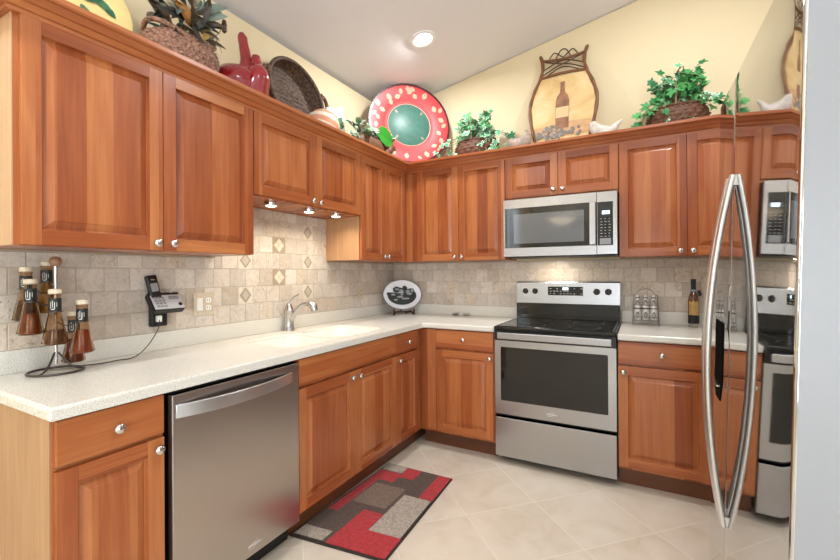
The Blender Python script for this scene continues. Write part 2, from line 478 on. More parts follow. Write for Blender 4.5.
def cabinet(name, label, group, side, a0, a1, z0, z1, D, fronts, toe=0.0, end=None, filler=None):
    """side 'L' runs along the left wall (a = y), 'B' along the back wall (a = x)."""
    if side == 'L': loc, rot = (D, a0, 0 if toe else z0), (0, 0, pi / 2)
    else: loc, rot = (a0, -D, 0 if toe else z0), (0, 0, 0)
    zb = 0 if toe else z0
    t = thing(name, label, 'cabinet', loc, rot, group)
    w = a1 - a0
    b = MB(); lo, hi = z0 + toe - zb, z1 - zb
    if 'sink base cabinet with' in label:      # open box: the bowls hang inside
        b.box(.0005, .018, 0, D - .002, lo, hi); b.box(w - .018, w - .0005, 0, D - .002, lo, hi); b.box(.018, w - .018, 0, D - .002, lo, lo + .018); b.box(.018, w - .018, 0, .018, lo + .018, hi); b.box(.018, w - .018, D - .016, D - .002, lo + .018, hi)
    else: b.box(.0005, w - .0005, 0, D - .002, lo, hi)
    b.build('carcass', mt['wood'], t, .001, seg=1)
    if toe:
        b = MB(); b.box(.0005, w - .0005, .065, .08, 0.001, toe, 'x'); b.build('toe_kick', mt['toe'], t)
    if end == 'lo':
        b = MB(); b.box(-.005, .0004, .0, D - .002, z0 + (.0 if not toe else 0.001) - zb, z1 - zb); tag(b.build('end_panel', mt['woodside'], t, .001), 'paler veneered end panel')
        if toe:
            b = MB(); b.box(-.005, .018, -.004, .064, .001, z0 + toe, 'z')
    if filler:
        b = MB(); b.box(filler[0] - a0, filler[1] - a0, -.018, 0, filler[2] - zb, filler[3] - zb, 'z'); b.build('filler_strip', mt['wood'], t, .0015)
    for fdef in fronts:
        kind, p0, p1, q0, q1, kn = fdef
        g = .0016
        x0, x1, c0, c1 = p0 - a0 + g, p1 - a0 - g, q0 - zb, q1 - zb
        if kind == 'door': d = panel_door(x0, x1, c0, c1).build('door', mt['wood'], t, .0022)
        else:
            b = MB(); b.box(x0, x1, -.02, 0, c0, c1, 'x'); d = b.build('drawer' if kn else 'false_front', mt['wood'], t, .003)
        if kn: knob(d, kn[0] - a0, kn[1] - zb)
    return t
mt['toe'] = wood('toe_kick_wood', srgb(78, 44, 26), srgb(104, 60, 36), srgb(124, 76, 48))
UZ0, UZ1 = 1.379, 2.126
GU, GB = 'cherry wall cabinets', 'cherry base cabinets'
cabinet('wall_cabinet', 'large cherry two-door wall cabinet above the oil bottles and phone', GU, 'L', -2.785, -1.877, 1.3765, 2.184, .31,
        [('door', -2.7719, -2.3276, UZ0, UZ1, (-2.360, 1.408)), ('door', -2.3276, -1.878, UZ0, UZ1, (-2.295, 1.410))], end='lo')
cabinet('wall_cabinet', 'short cherry two-door wall cabinet above the sink with puck lights under it', GU, 'L', -1.876, -.963, 1.686, 2.184, .31,
        [('door', -1.8745, -1.4179, 1.693, UZ1, (-1.457, 1.718)), ('door', -1.4179, -.9632, 1.693, UZ1, (-1.394, 1.716))])
cabinet('wall_cabinet', 'cherry wall cabinet with two narrow doors between sink and corner', GU, 'L', -.962, -.001, 1.3765, 2.184, .31,
        [('door', -.9605, -.6466, UZ0, UZ1, (-.683, 1.411)), ('door', -.6466, -.3416, UZ0, UZ1, (-.625, 1.411))], end='lo')
cabinet('wall_cabinet', 'cherry two-door wall cabinet on the back wall left of the microwave', GU, 'B', .3115, 1.1822, 1.3765, 2.184, .31,
        [('door', .4306, .8041, UZ0, UZ1, (.775, 1.409)), ('door', .8041, 1.1818, UZ0, UZ1, (.836, 1.408))])
cabinet('wall_cabinet', 'low cherry two-door wall cabinet directly above the microwave', GU, 'B', 1.183, 1.9455, 1.806, 2.184, .31,
        [('door', 1.1835, 1.5625, 1.8265, UZ1, (1.532, 1.863)), ('door', 1.5625, 1.9453, 1.8265, UZ1, (1.594, 1.862))])
cabinet('wall_cabinet', 'cherry wall cabinet right of the microwave beside the refrigerator', GU, 'B', 1.946, RX - .002, 1.3765, 2.184, .31,
        [('door', 1.9465, 2.3229, UZ0, UZ1, (2.286, 1.408)), ('door', 2.3229, 2.70, UZ0, UZ1, (2.352, 1.407)), ('door', 2.703, 3.08, UZ0, UZ1, (3.045, 1.407))])
DZ = (.134, .725, .738, .868)
def pair(p0, p1, kd, kw): return [('drawer', p0, p1, DZ[2], DZ[3], kw), ('door', p0, p1, DZ[0], DZ[1], kd)]
cabinet('base_cabinet', 'cherry base cabinet with drawer and pale end panel left of the dishwasher', GB, 'L', -2.799, -2.494, 0, .873, .612,
        pair(-2.797, -2.4985, (-2.526, .692), (-2.645, .803)), .115, 'lo')
cabinet('base_cabinet', 'wide cherry sink base cabinet with two doors beside the dishwasher', GB, 'L', -1.876, -.991, 0, .873, .612,
        [('false', -1.8755, -.9906, DZ[2], DZ[3], None), ('door', -1.8755, -1.4353, *DZ[:2], (-1.474, .692)), ('door', -1.4353, -.9906, *DZ[:2], (-1.405, .690))], .115)
cabinet('base_cabinet', 'narrow cherry base cabinet with small drawer between sink base and corner', GB, 'L', -.990, -.001, 0, .873, .612,
        pair(-.9896, -.685, (-.963, .690), (-.840, .799)), .115)
cabinet('base_cabinet', 'cherry base cabinet with drawer left of the range', GB, 'B', .6135, 1.190, 0, .873, .612,
        pair(.7482, 1.1826, (1.160, .694), (.967, .807)), .115, filler=(.634, .747, .134, .868))
cabinet('base_cabinet', 'cherry base cabinet with drawer between the range and refrigerator', GB, 'B', 1.9455, RX - .002, 0, .873, .612,
        pair(1.9465, 2.395, (1.977, .692), (2.173, .804)) + pair(2.44, 3.08, (2.47, .692), (2.76, .804)), .115)

# crown moulding: one continuous sweep round both runs
prof = [(.000, 2.120), (.021, 2.120), (.022, 2.133), (.030, 2.134), (.038, 2.143), (.042, 2.152), (.050, 2.153), (.062, 2.164), (.068, 2.171), (.078, 2.172), (.085, 2.177), (.085, 2.193), (.0, 2.193)]
b = MB(); vs = []; L_ = [0, .31, 2.79, 5.5]
for d, z in prof:
    vs += [(.001, -2.785 - d, z), (.31 + d, -2.785 - d, z), (.31 + d, -.31 - d, z), (RX - .002, -.31 - d, z)]
fs, uv = [], []; cum = 0
for i in range(len(prof) - 1):
    seg = math.hypot(prof[i + 1][0] - prof[i][0], prof[i + 1][1] - prof[i][1])
    for j in range(3):
        fs.append((i * 4 + j, i * 4 + j + 1, i * 4 + 5 + j, i * 4 + 4 + j))
        A, B2 = 70 + cum * .5, 70 + (cum + seg) * .5
        uv.append([(A + 10 * j, L_[j]), (A + 10 * j, L_[j + 1]), (B2 + 10 * j, L_[j + 1]), (B2 + 10 * j, L_[j])])
    cum += seg
n = len(prof)
fs += [tuple(i * 4 for i in range(n)), tuple(i * 4 + 3 for i in range(n))]
uv += [[(70, 0)] * n, [(70, 0)] * n]
b.add(vs, fs, uv)
tag(b.build('crown_moulding', mt['wood'], None, smooth=25), 'stepped cherry crown moulding running along the tops of all wall cabinets', 'moulding')

# ================================================================== worktops
CT, CB_ = .914, .876
def rrect(cx, cy, w, h, r, n=6):
    pts = []
    for (sx, sy, a0) in ((1, 1, 0), (-1, 1, 90), (-1, -1, 180), (1, -1, 270)):
        for k in range(n + 1):
            a = radians(a0 + 90 * k / n)
            pts.append((cx + sx * (w / 2 - r) + r * cos(a), cy + sy * (h / 2 - r) + r * sin(a)))
    return pts
BOWLS = [(.372, -1.228, .37, .405, .07), (.372, -1.655, .37, .36, .07)]
b = MB()
rc = []
for k in range(7):
    a = radians(180 - 90 * k / 6); rc.append((.65 + .03 + .03 * cos(a), -.65 - .03 + .03 * sin(a)))
b.prism([(.001, -2.818), (.65, -2.818)] + rc + [(1.194, -.65), (1.194, -.001), (.001, -.001)], CB_, CT, lambda u, v, d: (u, v, d))
wt = b.build('worktop', mt['counter'])
cut = MB()
for q in BOWLS: cut.prism(rrect(*q), CB_ - .1, CT + .1, lambda u, v, d: (u, v, d))
cu = cut.build('cutter', mt['counter'])
mo = wt.modifiers.new('b', 'BOOLEAN'); mo.operation = 'DIFFERENCE'; mo.object = cu; mo.solver = 'EXACT'
bake(wt); bpy.data.objects.remove(cu)
bv = wt.modifiers.new('edge', 'BEVEL'); bv.width = .009; bv.segments = 3; bv.limit_method = 'ANGLE'; bv.angle_limit = radians(50)
for p in wt.data.polygons: p.use_smooth = True
wt.data.set_sharp_from_angle(angle=radians(60))
tag(wt, 'long L-shaped speckled white worktop with the double sink set in it', 'worktop')
b = MB(); b.box(.0012, .02, -2.818, -.0012, CT, 1.0); b.box(.02, 1.194, -.02, -.0012, CT, 1.0)
b.build('upstand', mt['counter'], wt, .003)
for q in BOWLS:
    b = MB(); lv = []
    for (dw, z, r) in ((.0, CT - .012, .07), (-.006, CT - .05, .07), (-.03, .75, .08), (-.06, .725, .09), (-.16, .72, .06)):
        lv.append((rrect(q[0], q[1], q[2] + dw, q[3] + dw, r), z))
    n = len(lv[0][0]); vs = [(u, v, z) for pts, z in lv for u, v in pts]; fs = []
    for i in range(len(lv) - 1):
        for j in range(n): fs.append((i * n + j, i * n + (j + 1) % n, (i + 1) * n + (j + 1) % n, (i + 1) * n + j))
    fs.append(tuple((len(lv) - 1) * n + j for j in range(n)))
    # outer shell so the bowl has thickness
    o_ = len(vs); vs += [(u, v, z) for pts, z in [(rrect(q[0], q[1], q[2] + .012, q[3] + .012, .07), CT - .012), (rrect(q[0], q[1], q[2] + .0, q[3] + .0, .08), .708)] for u, v in pts]
    for j in range(n):
        fs.append((o_ + j, o_ + (j + 1) % n, j + 0 if False else (j + 1) % n, j)); fs.append((o_ + n + j, o_ + n + (j + 1) % n, o_ + (j + 1) % n, o_ + j))
    fs.append(tuple(o_ + n + j for j in range(n)))
    b.add(vs, fs)
    bo = tag(b.build('sink_bowl', mt['sink'], wt, smooth=50), 'smooth white sink bowl')
    b = MB(); b.lathe([(0, .7225), (.03, .7225), (.042, .726), (.044, .721)], 20, Matrix.Translation((q[0], q[1], 0))); b.build('drain', mt['nickel'], bo, smooth=40)
b = MB(); b.box(1.9455, RX - .002, -.65, -.001, CB_, CT)
w2 = tag(b.build('worktop', mt['counter'], None, .009, seg=3), 'short speckled white worktop right of the range', 'worktop')
b = MB(); b.box(1.9455, RX - .002, -.02, -.0012, CT, 1.0); b.build('upstand', mt['counter'], w2, .003)

# faucet
t = thing('faucet', 'brushed nickel pull-out kitchen faucet standing behind the sink', 'faucet', (.062, -1.387, CT))
b = MB(); b.lathe([(0, 0), (.036, 0), (.036, .004), (.031, .012), (.0295, .05), (.029, .125), (.0305, .127), (.0305, .131), (.028, .134), (.022, .155), (.014, .176), (0, .182)], 24)
b.build('body', mt['nickel'], t, smooth=40)
b = MB(); sp = spline([(.0, .0, .055), (.030, .010, .100), (.060, .020, .142), (.092, .030, .168), (.122, .040, .174)], 6)
b.tube(sp, lerps([.021, .017, .0145, .0135, .014], 6), 16); sp_o = b.build('spout', mt['nickel'], t, smooth=50)
b = MB(); sp = spline([(.118, .039, .175), (.140, .046, .172), (.162, .052, .155), (.170, .055, .128)], 6)
b.tube(sp, lerps([.0145, .021, .024, .021], 6), 16); b.build('spray_head', mt['nickel'], t, smooth=50)
b = MB(); sp = spline([(.004, .002, .165), (.016, .008, .195), (.036, .016, .218), (.062, .026, .232)], 6)
b.tube(sp, lerps([.010, .0075, .0065, .005], 6), 10, flat=.7); b.build('lever', mt['nickel'], t, smooth=50)

# ================================================================== appliances
def text(name, body, size, mat, parent, loc, rot, ext=.0006):
    cu = bpy.data.curves.new(name, 'FONT'); cu.body = body; cu.size = size; cu.extrude = ext; cu.align_x = 'CENTER'; cu.align_y = 'CENTER'
    o = bpy.data.objects.new(name, cu); C.objects.link(o)
    me = bpy.data.meshes.new_from_object(o.evaluated_get(bpy.context.evaluated_depsgraph_get()))
    bpy.data.objects.remove(o)
    me.materials.clear(); me.materials.append(mat)
    o = bpy.data.objects.new(name, me); C.objects.link(o); o.parent = parent; o.location = loc; o.rotation_euler = rot
    return o
def emblem(parent, x, z, y, s=1.0, mat=None):
    """small maker's emblem: slanted lettering inside a swoosh ring, on a front facing local -y"""
    o = text('logo', 'Whirlpool', .020 * s, mat or mt['emblem'], parent, (x, y, z), (pi / 2, 0, 0))
    b = MB(); pth = [(x + .034 * s * cos(q) - .004 * s, y, z + .013 * s * sin(q) + .010 * s * cos(q)) for q in [radians(30 + 300 * k / 28) for k in range(29)]]
    b.tube(pth, .0009 * s, 6); b.build('logo_ring', mat or mt['emblem'], parent)
mt['fridgehandle'] = plain('satin_handle', srgb(214, 216, 220), .3, 1.0)
mt['emblem'] = plain('emblem_metal', srgb(226, 224, 222), .3, .6)
mt['lettergrey'] = plain('panel_print', srgb(190, 192, 196), .5)
mt['display'] = emit('lit_clock_display', srgb(210, 235, 255), 1.6)
mt['cooktop'] = plain('cooktop_glass', srgb(10, 10, 11), .09, 0, .7)
mt['ringprint'] = plain('burner_ring_print', srgb(70, 70, 72), .3)

# dishwasher
t = thing('dishwasher', 'stainless steel dishwasher with a bowed bar handle under the left worktop', 'dishwasher', (.612, -2.4797, 0), (0, 0, pi / 2))
w = .5998
b = MB(); b.box(.004, w - .004, 0.0, .57, .10, .868); b.build('tub', mt['blackplastic'], t)
b = MB(); b.box(.004, w - .004, .05, .08, .002, .10); b.build('kick_plate', mt['blackplastic'], t)
b = MB(); b.box(.002, w - .002, -.028, -.0005, .108, .858); dp = b.build('door_panel', mt['steeldark'], t, .004, seg=3)
b = MB(); N_ = 24; top, bot, th = .824, .776, .011
vs = []
for k in range(N_ + 1):
    q = k / N_; x = .012 + q * (w - .060); y = -.034 - .048 * (1 - (2 * q - 1) ** 2)
    vs += [(x, y, bot), (x, y, top), (x, y + th, top), (x, y + th, bot)]
fs = []
for k in range(N_):
    for j in range(4): fs.append((k * 4 + j, k * 4 + (j + 1) % 4, k * 4 + 4 + (j + 1) % 4, k * 4 + 4 + j))
fs += [(3, 2, 1, 0), tuple(N_ * 4 + j for j in range(4))]
b.add(vs, fs)
b.box(.012, .03, -.034, -.0275, bot, top); b.box(w - .066, w - .048, -.034, -.0275, bot, top)
b.build('handle', mt['fridgehandle'], t, .002, smooth=30)
emblem(t, .34, .150, -.0286, .75)

# range
t = thing('range', 'freestanding stainless steel electric range with black glass cooktop', 'range', (1.199, 0, 0))
w = .742
b = MB(); b.box(.003, w - .003, -.60, -.03, .03, .895); b.build('body', mt['blackplastic'], t, .003)
for fx in (.05, w - .09):
    for fy in (-.50, -.10): b = MB(); b.lathe([(0, 0.001), (.018, .001), (.018, .008), (.010, .012), (.010, .03), (0, .03)], 12, Matrix.Translation((fx + .02, fy, 0))); b.build('foot', mt['blackplastic'], t)
b = MB(); b.box(0, w, -.665, -.035, .896, .922); ck = b.build('cooktop', mt['blackglass'], t, .006, seg=3)
b = MB(); b.box(.012, w - .012, -.650, -.095, .9222, .9242); b.build('glass_top', mt['cooktop'], ck, .001)
for (x, y, r) in ((.19, -.50, .115), (.19, -.235, .08), (.55, -.50, .095), (.55, -.235, .10), (.37, -.17, .05)):
    b = MB(); b.lathe([(r - .0018, .9243), (r + .0018, .9243), (r + .0018, .9245), (r - .0018, .9245), (r - .0018, .9243)], 48, Matrix.Translation((x, y, 0))); b.build('burner_ring', mt['ringprint'], ck)
b = MB(); b.tube([(.018, -.64, .925), (.018, -.10, .925)], .002, 6); b.build('side_trim', mt['steel'], ck)
b = MB(); b.tube([(w - .018, -.64, .925), (w - .018, -.10, .925)], .002, 6); b.build('side_trim', mt['steel'], ck)
b = MB(); b.box(.0, w, -.655, -.60, .830, .895); b.build('front_band', mt['blackplastic'], t, .002)
b = MB(); b.prism([(-.09, .9245), (-.02, .9245), (-.02, 1.203), (-.075, 1.203), (-.082, 1.196), (-.088, 1.045)], .001, w - .001, lambda u, v, d: (d, u, v)); bk = b.build('backguard', mt['blackglass'], t, .003, smooth=30)
b = MB(); b.prism([(-.0925, 1.042), (-.0895, 1.042), (-.082, 1.192), (-.079, 1.204), (-.05, 1.206), (-.05, 1.209), (-.082, 1.208), (-.0862, 1.200)], .000, w, lambda u, v, d: (d, u, v)); b.build('steel_fascia', mt['steel'], bk, .001)
b = MB(); b.box(.244, .495, -.0925, -.0865, 1.105, 1.171); pn = b.build('control_panel', mt['blackglass'], bk, .002)
b = MB(); b.box(.352, .392, -.0932, -.0924, 1.146, 1.165); b.build('clock_display', mt['display'], pn)
b = MB()
for gx in range(10):
    for gz in range(3):
        x = .258 + gx * .0245; z = 1.116 + gz * .019
        if .335 < x < .40 and gz == 2: continue
        if random.random() < .25: continue
        b.box(x, x + random.choice((.009, .012, .015)), -.0930, -.0924, z, z + .0035)
b.build('control_lettering', mt['lettergrey'], pn)
for x in (1.271, 1.345, 1.787, 1.864):
    m_ = Matrix.Translation((x - 1.199, -.0885, 1.135)) @ Matrix.Rotation(radians(-3), 4, 'X') @ RX90
    b = MB(); b.lathe([(0, 0), (.0235, 0), (.0235, .003), (.021, .006), (.019, .020), (.016, .023), (0, .023)], 24, m_)
    kb = b.build('control_knob', mt['blackplastic'], bk, smooth=40)
    b = MB(); mk = b.mark(); b.box(-.0045, .0045, -.019, .019, .02, .029); b.box(-.0008, .0008, .005, .018, .029, .0295); b.xf(mk, m_); b.build('grip', mt['blackplastic'], kb, .001)
    b = MB(); b.lathe([(.024, 0), (.0265, 0), (.0265, .0015), (.024, .0015), (.024, 0)], 24, m_); b.build('knob_ring', mt['chrome'], kb)
b = MB(); X0, X1, Y0, Y1, Z0, Z1 = .001, w - .001, -.645, -.601, .335, .826
wx0, wx1, wz0, wz1 = .042, .695, .427, .782
b.box(X0, wx0, Y0, Y1, Z0, Z1); b.box(wx1, X1, Y0, Y1, Z0, Z1); b.box(wx0, wx1, Y0, Y1, Z0, wz0); b.box(wx0, wx1, Y0, Y1, wz1, Z1)
dr = b.build('oven_door', mt['steel'], t)
b = MB(); b.prism(rrect((wx0 + wx1) / 2, (wz0 + wz1) / 2, wx1 - wx0 + .002, wz1 - wz0 + .002, .008), -.6462, -.63, lambda u, v, d: (u, d, v)); b.build('oven_window', mt['blackglass'], dr)
emblem(t, .37, .378, -.6458, .75)
b = MB(); b.box(.032, .719, -.700, -.682, .843, .886); hd = b.build('oven_handle', mt['steel'], dr, .004, seg=3)
b = MB(); b.box(.04, .062, -.683, -.654, .85, .88); b.box(.689, .711, -.683, -.654, .85, .88); b.build('handle_post', mt['blackplastic'], hd, .002)
b = MB(); b.box(.001, w - .001, -.645, -.601, .052, .311); b.build('storage_drawer', mt['steel'], t, .003)

# microwave
t = thing('microwave', 'stainless steel over-the-range microwave oven mounted above the cooktop', 'microwave', (1.197, 0, 1.386))
w, H = .745, .416
b = MB(); b.box(.002, w - .002, -.385, -.012, .003, H); b.build('body', mt['blackplastic'], t, .002)
b = MB(); b.box(.02, w - .02, -.36, -.06, .0, .0035); b.build('bottom_grille', mt['blackiron'], t)
b = MB()
sx = .6205; gx0, gx1, gz0, gz1 = .012, .618, .068, .352
b.box(.001, gx0, -.42, -.386, .008, H - .002); b.box(gx0, sx, -.42, -.386, .008, gz0); b.box(gx0, sx, -.42, -.386, gz1, H - .002)
dr = b.build('door', mt['steel'], t)
b = MB(); b.box(gx0, gx1, -.4195, -.388, gz0, gz1); gl = b.build('door_glass', mt['blackglass'], dr)
mt['mesh'] = plain('grey_screen', srgb(104, 106, 108), .07, 0, .6)
b = MB(); b.box(.075, .545, -.4199, -.4193, gz0 + .03, gz1 - .045); b.build('window_screen', mt['mesh'], gl)
b = MB(); b.box(.579, .6185, -.452, -.437, .070, .350); hd = b.build('handle', mt['steel'], dr, .004, seg=3)
b = MB(); b.box(.585, .612, -.438, -.418, .08, .10); b.box(.585, .612, -.438, -.418, .32, .34); b.build('handle_post', mt['steel'], hd)
b = MB(); b.box(sx + .002, w - .001, -.42, -.386, .008, H - .002); cp = b.build('control_side', mt['steel'], t, .002)
b = MB(); b.box(.627, .719, -.4215, -.419, .066, .348); pn = b.build('control_panel', mt['blackglass'], cp, .001)
b = MB(); b.box(.655, .700, -.4221, -.4213, .268, .290); b.build('clock_display', mt['display'], pn)
b = MB()
for i in range(3):
    for j in range(7):
        b.box(.645 + i * .024, .645 + i * .024 + random.choice((.008, .012)), -.4220, -.4213, .122 + j * .019, .1255 + j * .019)
b.build('keypad_lettering', mt['lettergrey'], pn)
b = MB(); b.box(.640, .706, -.4220, -.4213, .072, .112); b.build('start_keys', mt['greypaint'], pn)
emblem(t, .37, .385, -.4207, .75)
d = bpy.data.lights.new('microwave_lamp', 'AREA'); d.shape = 'RECTANGLE'; d.size = .12; d.size_y = .05; d.energy = 1.5; d.color = (1, .88, .72)
o = bpy.data.objects.new('microwave_lamp', d); C.objects.link(o); o.location = (1.50, -.20, 1.383); o.rotation_euler = (0, 0, 0)

# refrigerator: stands a little turned and tipped back on its front feet
t = thing('refrigerator', 'tall stainless steel side-by-side refrigerator with bowed handles and water dispenser', 'refrigerator', (2.2725, -2.389, .020), (0, .0274, .003))
FH, FW, GAP = 1.838, .8366, .571
b = MB(); b.box(.105, .76, .006, FW - .006, .03, FH - .02); b.build('body', mt['greypaint'], t, .006)
b = MB(); b.box(.10, .16, .01, FW - .01, .012, .075); b.build('kick_grille', mt['blackplastic'], t)
for fy in (.06, FW - .06):
    b = MB(); b.lathe([(0, -.013 if True else 0), (.018, -.013), (.018, .0), (.009, .006), (.009, .03), (0, .03)], 12, Matrix.Translation((.14, fy, 0))); b.build('foot', mt['blackplastic'], t)
b = MB(); b.box(.03, .16, .02, .10, FH - .02, FH + .008); b.box(.03, .16, FW - .10, FW - .02, FH - .02, FH + .008); b.build('hinge_cover', mt['blackplastic'], t, .006)
def fdoor(name, s0, s1):
    b = MB(); b.m = 1; b.box(.0045, .098, s0 + .0006, s1 - .0006, .085, FH - .012)
    b.m = 0; r = .006
    pl = [(r * (1 - sin(radians(90 * k / 8))), s0 + r * (1 - cos(radians(90 * k / 8)))) for k in range(9)]
    mid = [( -.0015 * sin(pi * q / 12), lerp(s0 + r, s1 - r, q / 12)) for q in range(1, 12)]
    p2 = [(x, s1 - (y - s0)) for x, y in reversed(pl)]
    b.prism(pl + mid + p2, .083, FH - .010, lambda u, v, d: (u, v, d))
    return b.build(name, [mt['fridge'], mt['greypaint']], t, smooth=35)
d1 = fdoor('fridge_door', .0, GAP - .003); d2 = fdoor('freezer_door', GAP + .003, FW)
for dd, s, nm in ((d1, GAP - .028, 'a'), (d2, GAP + .028, 'b')):
    b = MB(); pts = []; rr = []
    for k in range(33):
        q = k / 32; z = .515 + q * 1.02
        pts.append((-.006 - .050 * (1 - abs(2 * q - 1) ** 2.0), s, z)); rr.append(.0088)
    b.tube(pts, rr, 14, flat=1.25)
    b.box(-.010, .004, s - .009, s + .009, .515, .545); b.box(-.010, .004, s - .009, s + .009, 1.505, 1.535)
    b.build('handle', mt['fridgehandle'] if 'fridgehandle' in mt else mt['nickel'], dd, smooth=45)
b = MB(); b.prism([(.655, 1.095), (.795, 1.095), (.795, .90), (.765, .84), (.685, .84), (.655, .90)], -.0035, .001, lambda u, v, d: (d, u, v)); ds = b.build('water_dispenser', plain('matt_black_recess', srgb(12, 12, 13), .9, 0, .05), d2, .002)
b = MB(); b.box(-.012, -.003, .69, .76, .885, .890); b.build('drip_tray', mt['nickel'], ds)

# ceiling downlight
lx, ly = .708, -.724
nrm = Matrix.Rotation(math.atan(-.197), 4, 'Y')
t = thing('ceiling_light', 'lit round recessed downlight in the sloping white ceiling', 'light', (lx, ly, CZ(lx)))
b = MB(); b.lathe([(.062, -.004), (.070, -.010), (.088, -.008), (.092, -.001), (.062, -.001), (.062, -.004)], 36, nrm); b.build('trim_ring', mt['trimwhite'], t, smooth=40)
b = MB(); b.lathe([(0, -.006), (.05, -.0055), (.063, -.003), (.063, -.001), (0, -.001)], 36, nrm); b.build('lens', mt['lamp'], t, smooth=40)
area('downlight', (lx, ly, CZ(lx) - .02), (lx + .0, ly, 0), .12, .12, 15, (.95, .97, 1.0), 'DISK')
for i, (x, y) in enumerate([(2.35, -1.0), (2.35, -2.9), (.75, -3.4)]):  # unseen downlights, added to light the room and wall cabinets from above
    t = thing('ceiling_light', 'added recessed downlight out of view', 'light', (x, y, CZ(x)), group='added unseen downlights')
    b = MB(); b.lathe([(.062, -.004), (.070, -.010), (.088, -.008), (.092, -.001), (.062, -.001), (.062, -.004)], 36, nrm); b.build('trim_ring', mt['trimwhite'], t, smooth=40)
    b = MB(); b.lathe([(0, -.006), (.05, -.0055), (.063, -.003), (.063, -.001), (0, -.001)], 36, nrm); b.build('lens', mt['lamp'], t, smooth=40)
    area('downlight', (x, y, CZ(x) - .02), (x, y, 0), .12, .12, 15, (.95, .97, 1.0), 'DISK')
# puck lights under the short cabinet
PL = ['leftmost', 'middle', 'rightmost']
for i, y in enumerate((-1.682, -1.397, -1.156)):
    x = (.234, .249, .262)[i]
    t = thing('puck_light', '%s of the three round puck lights under the short cabinet' % PL[i], 'light', (x, y, 1.686), group='puck lights above the sink')
    b = MB(); b.lathe([(0, -.001), (.036, -.001), (.037, -.012), (.033, -.022), (.029, -.022), (.029, -.016), (0, -.016)], 28); b.build('housing', mt['chrome'], t, smooth=40)
    b = MB(); b.lathe([(0, -.0165), (.0285, -.0165), (.0285, -.023), (.02, -.026), (0, -.027)], 28); b.build('lens', mt['puckglow'], t, smooth=40)
    area('puck', (x, y, 1.657), (x, y, 0), .05, .05, 1.05, (1, .87, .68), 'DISK', 150)
# pendant over the dining table behind the camera (mirrored in the microwave)
t = thing('pendant_lamp', 'glowing bowl pendant lamp mirrored in the microwave door', 'lamp', (.76, -5.6, CZ(.76)))
dz = 2.20 - CZ(.76)
b = MB(); b.lathe([(0, dz - .02), (.10, dz), (.19, dz + .05), (.23, dz + .10), (.225, dz + .102), (.18, dz + .06), (0, dz + .0)], 32); b.build('bowl_shade', emit('lit_alabaster', (1, .80, .55, 1), 6), t, smooth=50)
b = MB(); b.lathe([(0, dz + .05), (.012, dz + .05), (.008, 0.0), (0, 0)], 12)
for k in range(3):
    a = k * 2 * pi / 3; b.tube(spline([(.20 * cos(a), .20 * sin(a), dz + .09), (.09 * cos(a), .09 * sin(a), dz + .2), (.02 * cos(a), .02 * sin(a), dz + .36)], 6), .006, 8)
b.build('stem', mt['nickel'], t, smooth=50)
d = bpy.data.lights.new('pendant_bulb', 'POINT'); d.energy = 60; d.color = (1, .90, .76); d.shadow_soft_size = .03
o = bpy.data.objects.new('pendant_bulb', d); C.objects.link(o); o.location = (.76, -5.6, 2.272)

# ================================================================== things on the worktops and wall
def outlet(label, loc, rot, gangs, group='wall outlets'):
    w = .072 if gangs == 1 else .118
    t = thing('wall_outlet', label, 'outlet', loc, rot, group)
    b = MB(); b.box(-w / 2, w / 2, -.005, -.0005, -.06, .06); b.build('cover_plate', mt['ivory'], t, .002)
    cx = 0 if gangs == 1 else .024
    if gangs == 2:
        b = MB(); b.box(-.041, -.009, -.0075, -.0045, -.033, .033); b.build('rocker_switch', mt['white'], t, .001)
    for s in (-1, 1):
        b = MB(); b.prism(rrect(cx, s * .0195, .033, .027, .010), -.0068, -.0045, lambda u, v, d: (u, d, v)); r = b.build('receptacle', mt['ivory'] if gangs == 1 else mt['white'], t)
        b = MB(); b.box(cx - .0075, cx - .0050, -.0071, -.0067, s * .0195 - .004, s * .0195 + .005); b.build('slot', mt['blackplastic'], r)
        b = MB(); b.box(cx + .0045, cx + .0070, -.0071, -.0067, s * .0195 - .004, s * .0195 + .005); b.build('slot', mt['blackplastic'], r)
outlet('stone-coloured double wall plate with a switch and socket beside the phone', (.0105, -1.940, 1.121), (0, 0, pi / 2), 2)
outlet('stone-coloured single socket plate on the left wall between sink and corner', (.0105, -.548, 1.121), (0, 0, pi / 2), 1)
outlet('stone-coloured single socket plate on the back wall beside the oval plate', (.594, -.0105, 1.122), (0, 0, 0), 1)

# telephone on the wall (local: x right, -y out, z up)
mt['phonesilver'] = plain('phone_silver', srgb(205, 205, 205), .35)
mt['keygrey'] = plain('key_grey', srgb(150, 152, 156), .4)
t = thing('telephone', 'black and silver cordless telephone base mounted on the tiled wall', 'telephone', (.0105, -2.165, 1.11), (0, 0, pi / 2))
b = MB(); b.box(-.055, .018, -.03, -.0005, -.078, .068); b.build('wall_bracket', mt['blackplastic'], t, .004)
tilt = Matrix.Translation((0, -.03, .02)) @ Matrix.Rotation(radians(-38), 4, 'X')
b = MB(); m0 = b.mark(); b.box(-.072, .074, -.035, .0, -.048, .055); b.xf(m0, tilt); b.build('base_unit', mt['blackplastic'], t, .006)
b = MB(); m0 = b.mark(); b.box(-.068, .070, -.038, -.0345, -.044, .036); b.xf(m0, tilt); fp_ = b.build('keypad_panel', mt['phonesilver'], t, .003)
for i in range(3):
    for j in range(4):
        b = MB(); m0 = b.mark(); b.box(-.056 + i * .017, -.044 + i * .017, -.0405, -.0378, -.034 + j * .016, -.024 + j * .016); b.xf(m0, tilt); b.build('key', mt['keygrey'], fp_)
b = MB(); m0 = b.mark(); b.box(.012, .060, -.0395, -.0378, .008, .028); b.xf(m0, tilt); b.build('speaker_slot', mt['keygrey'], fp_)
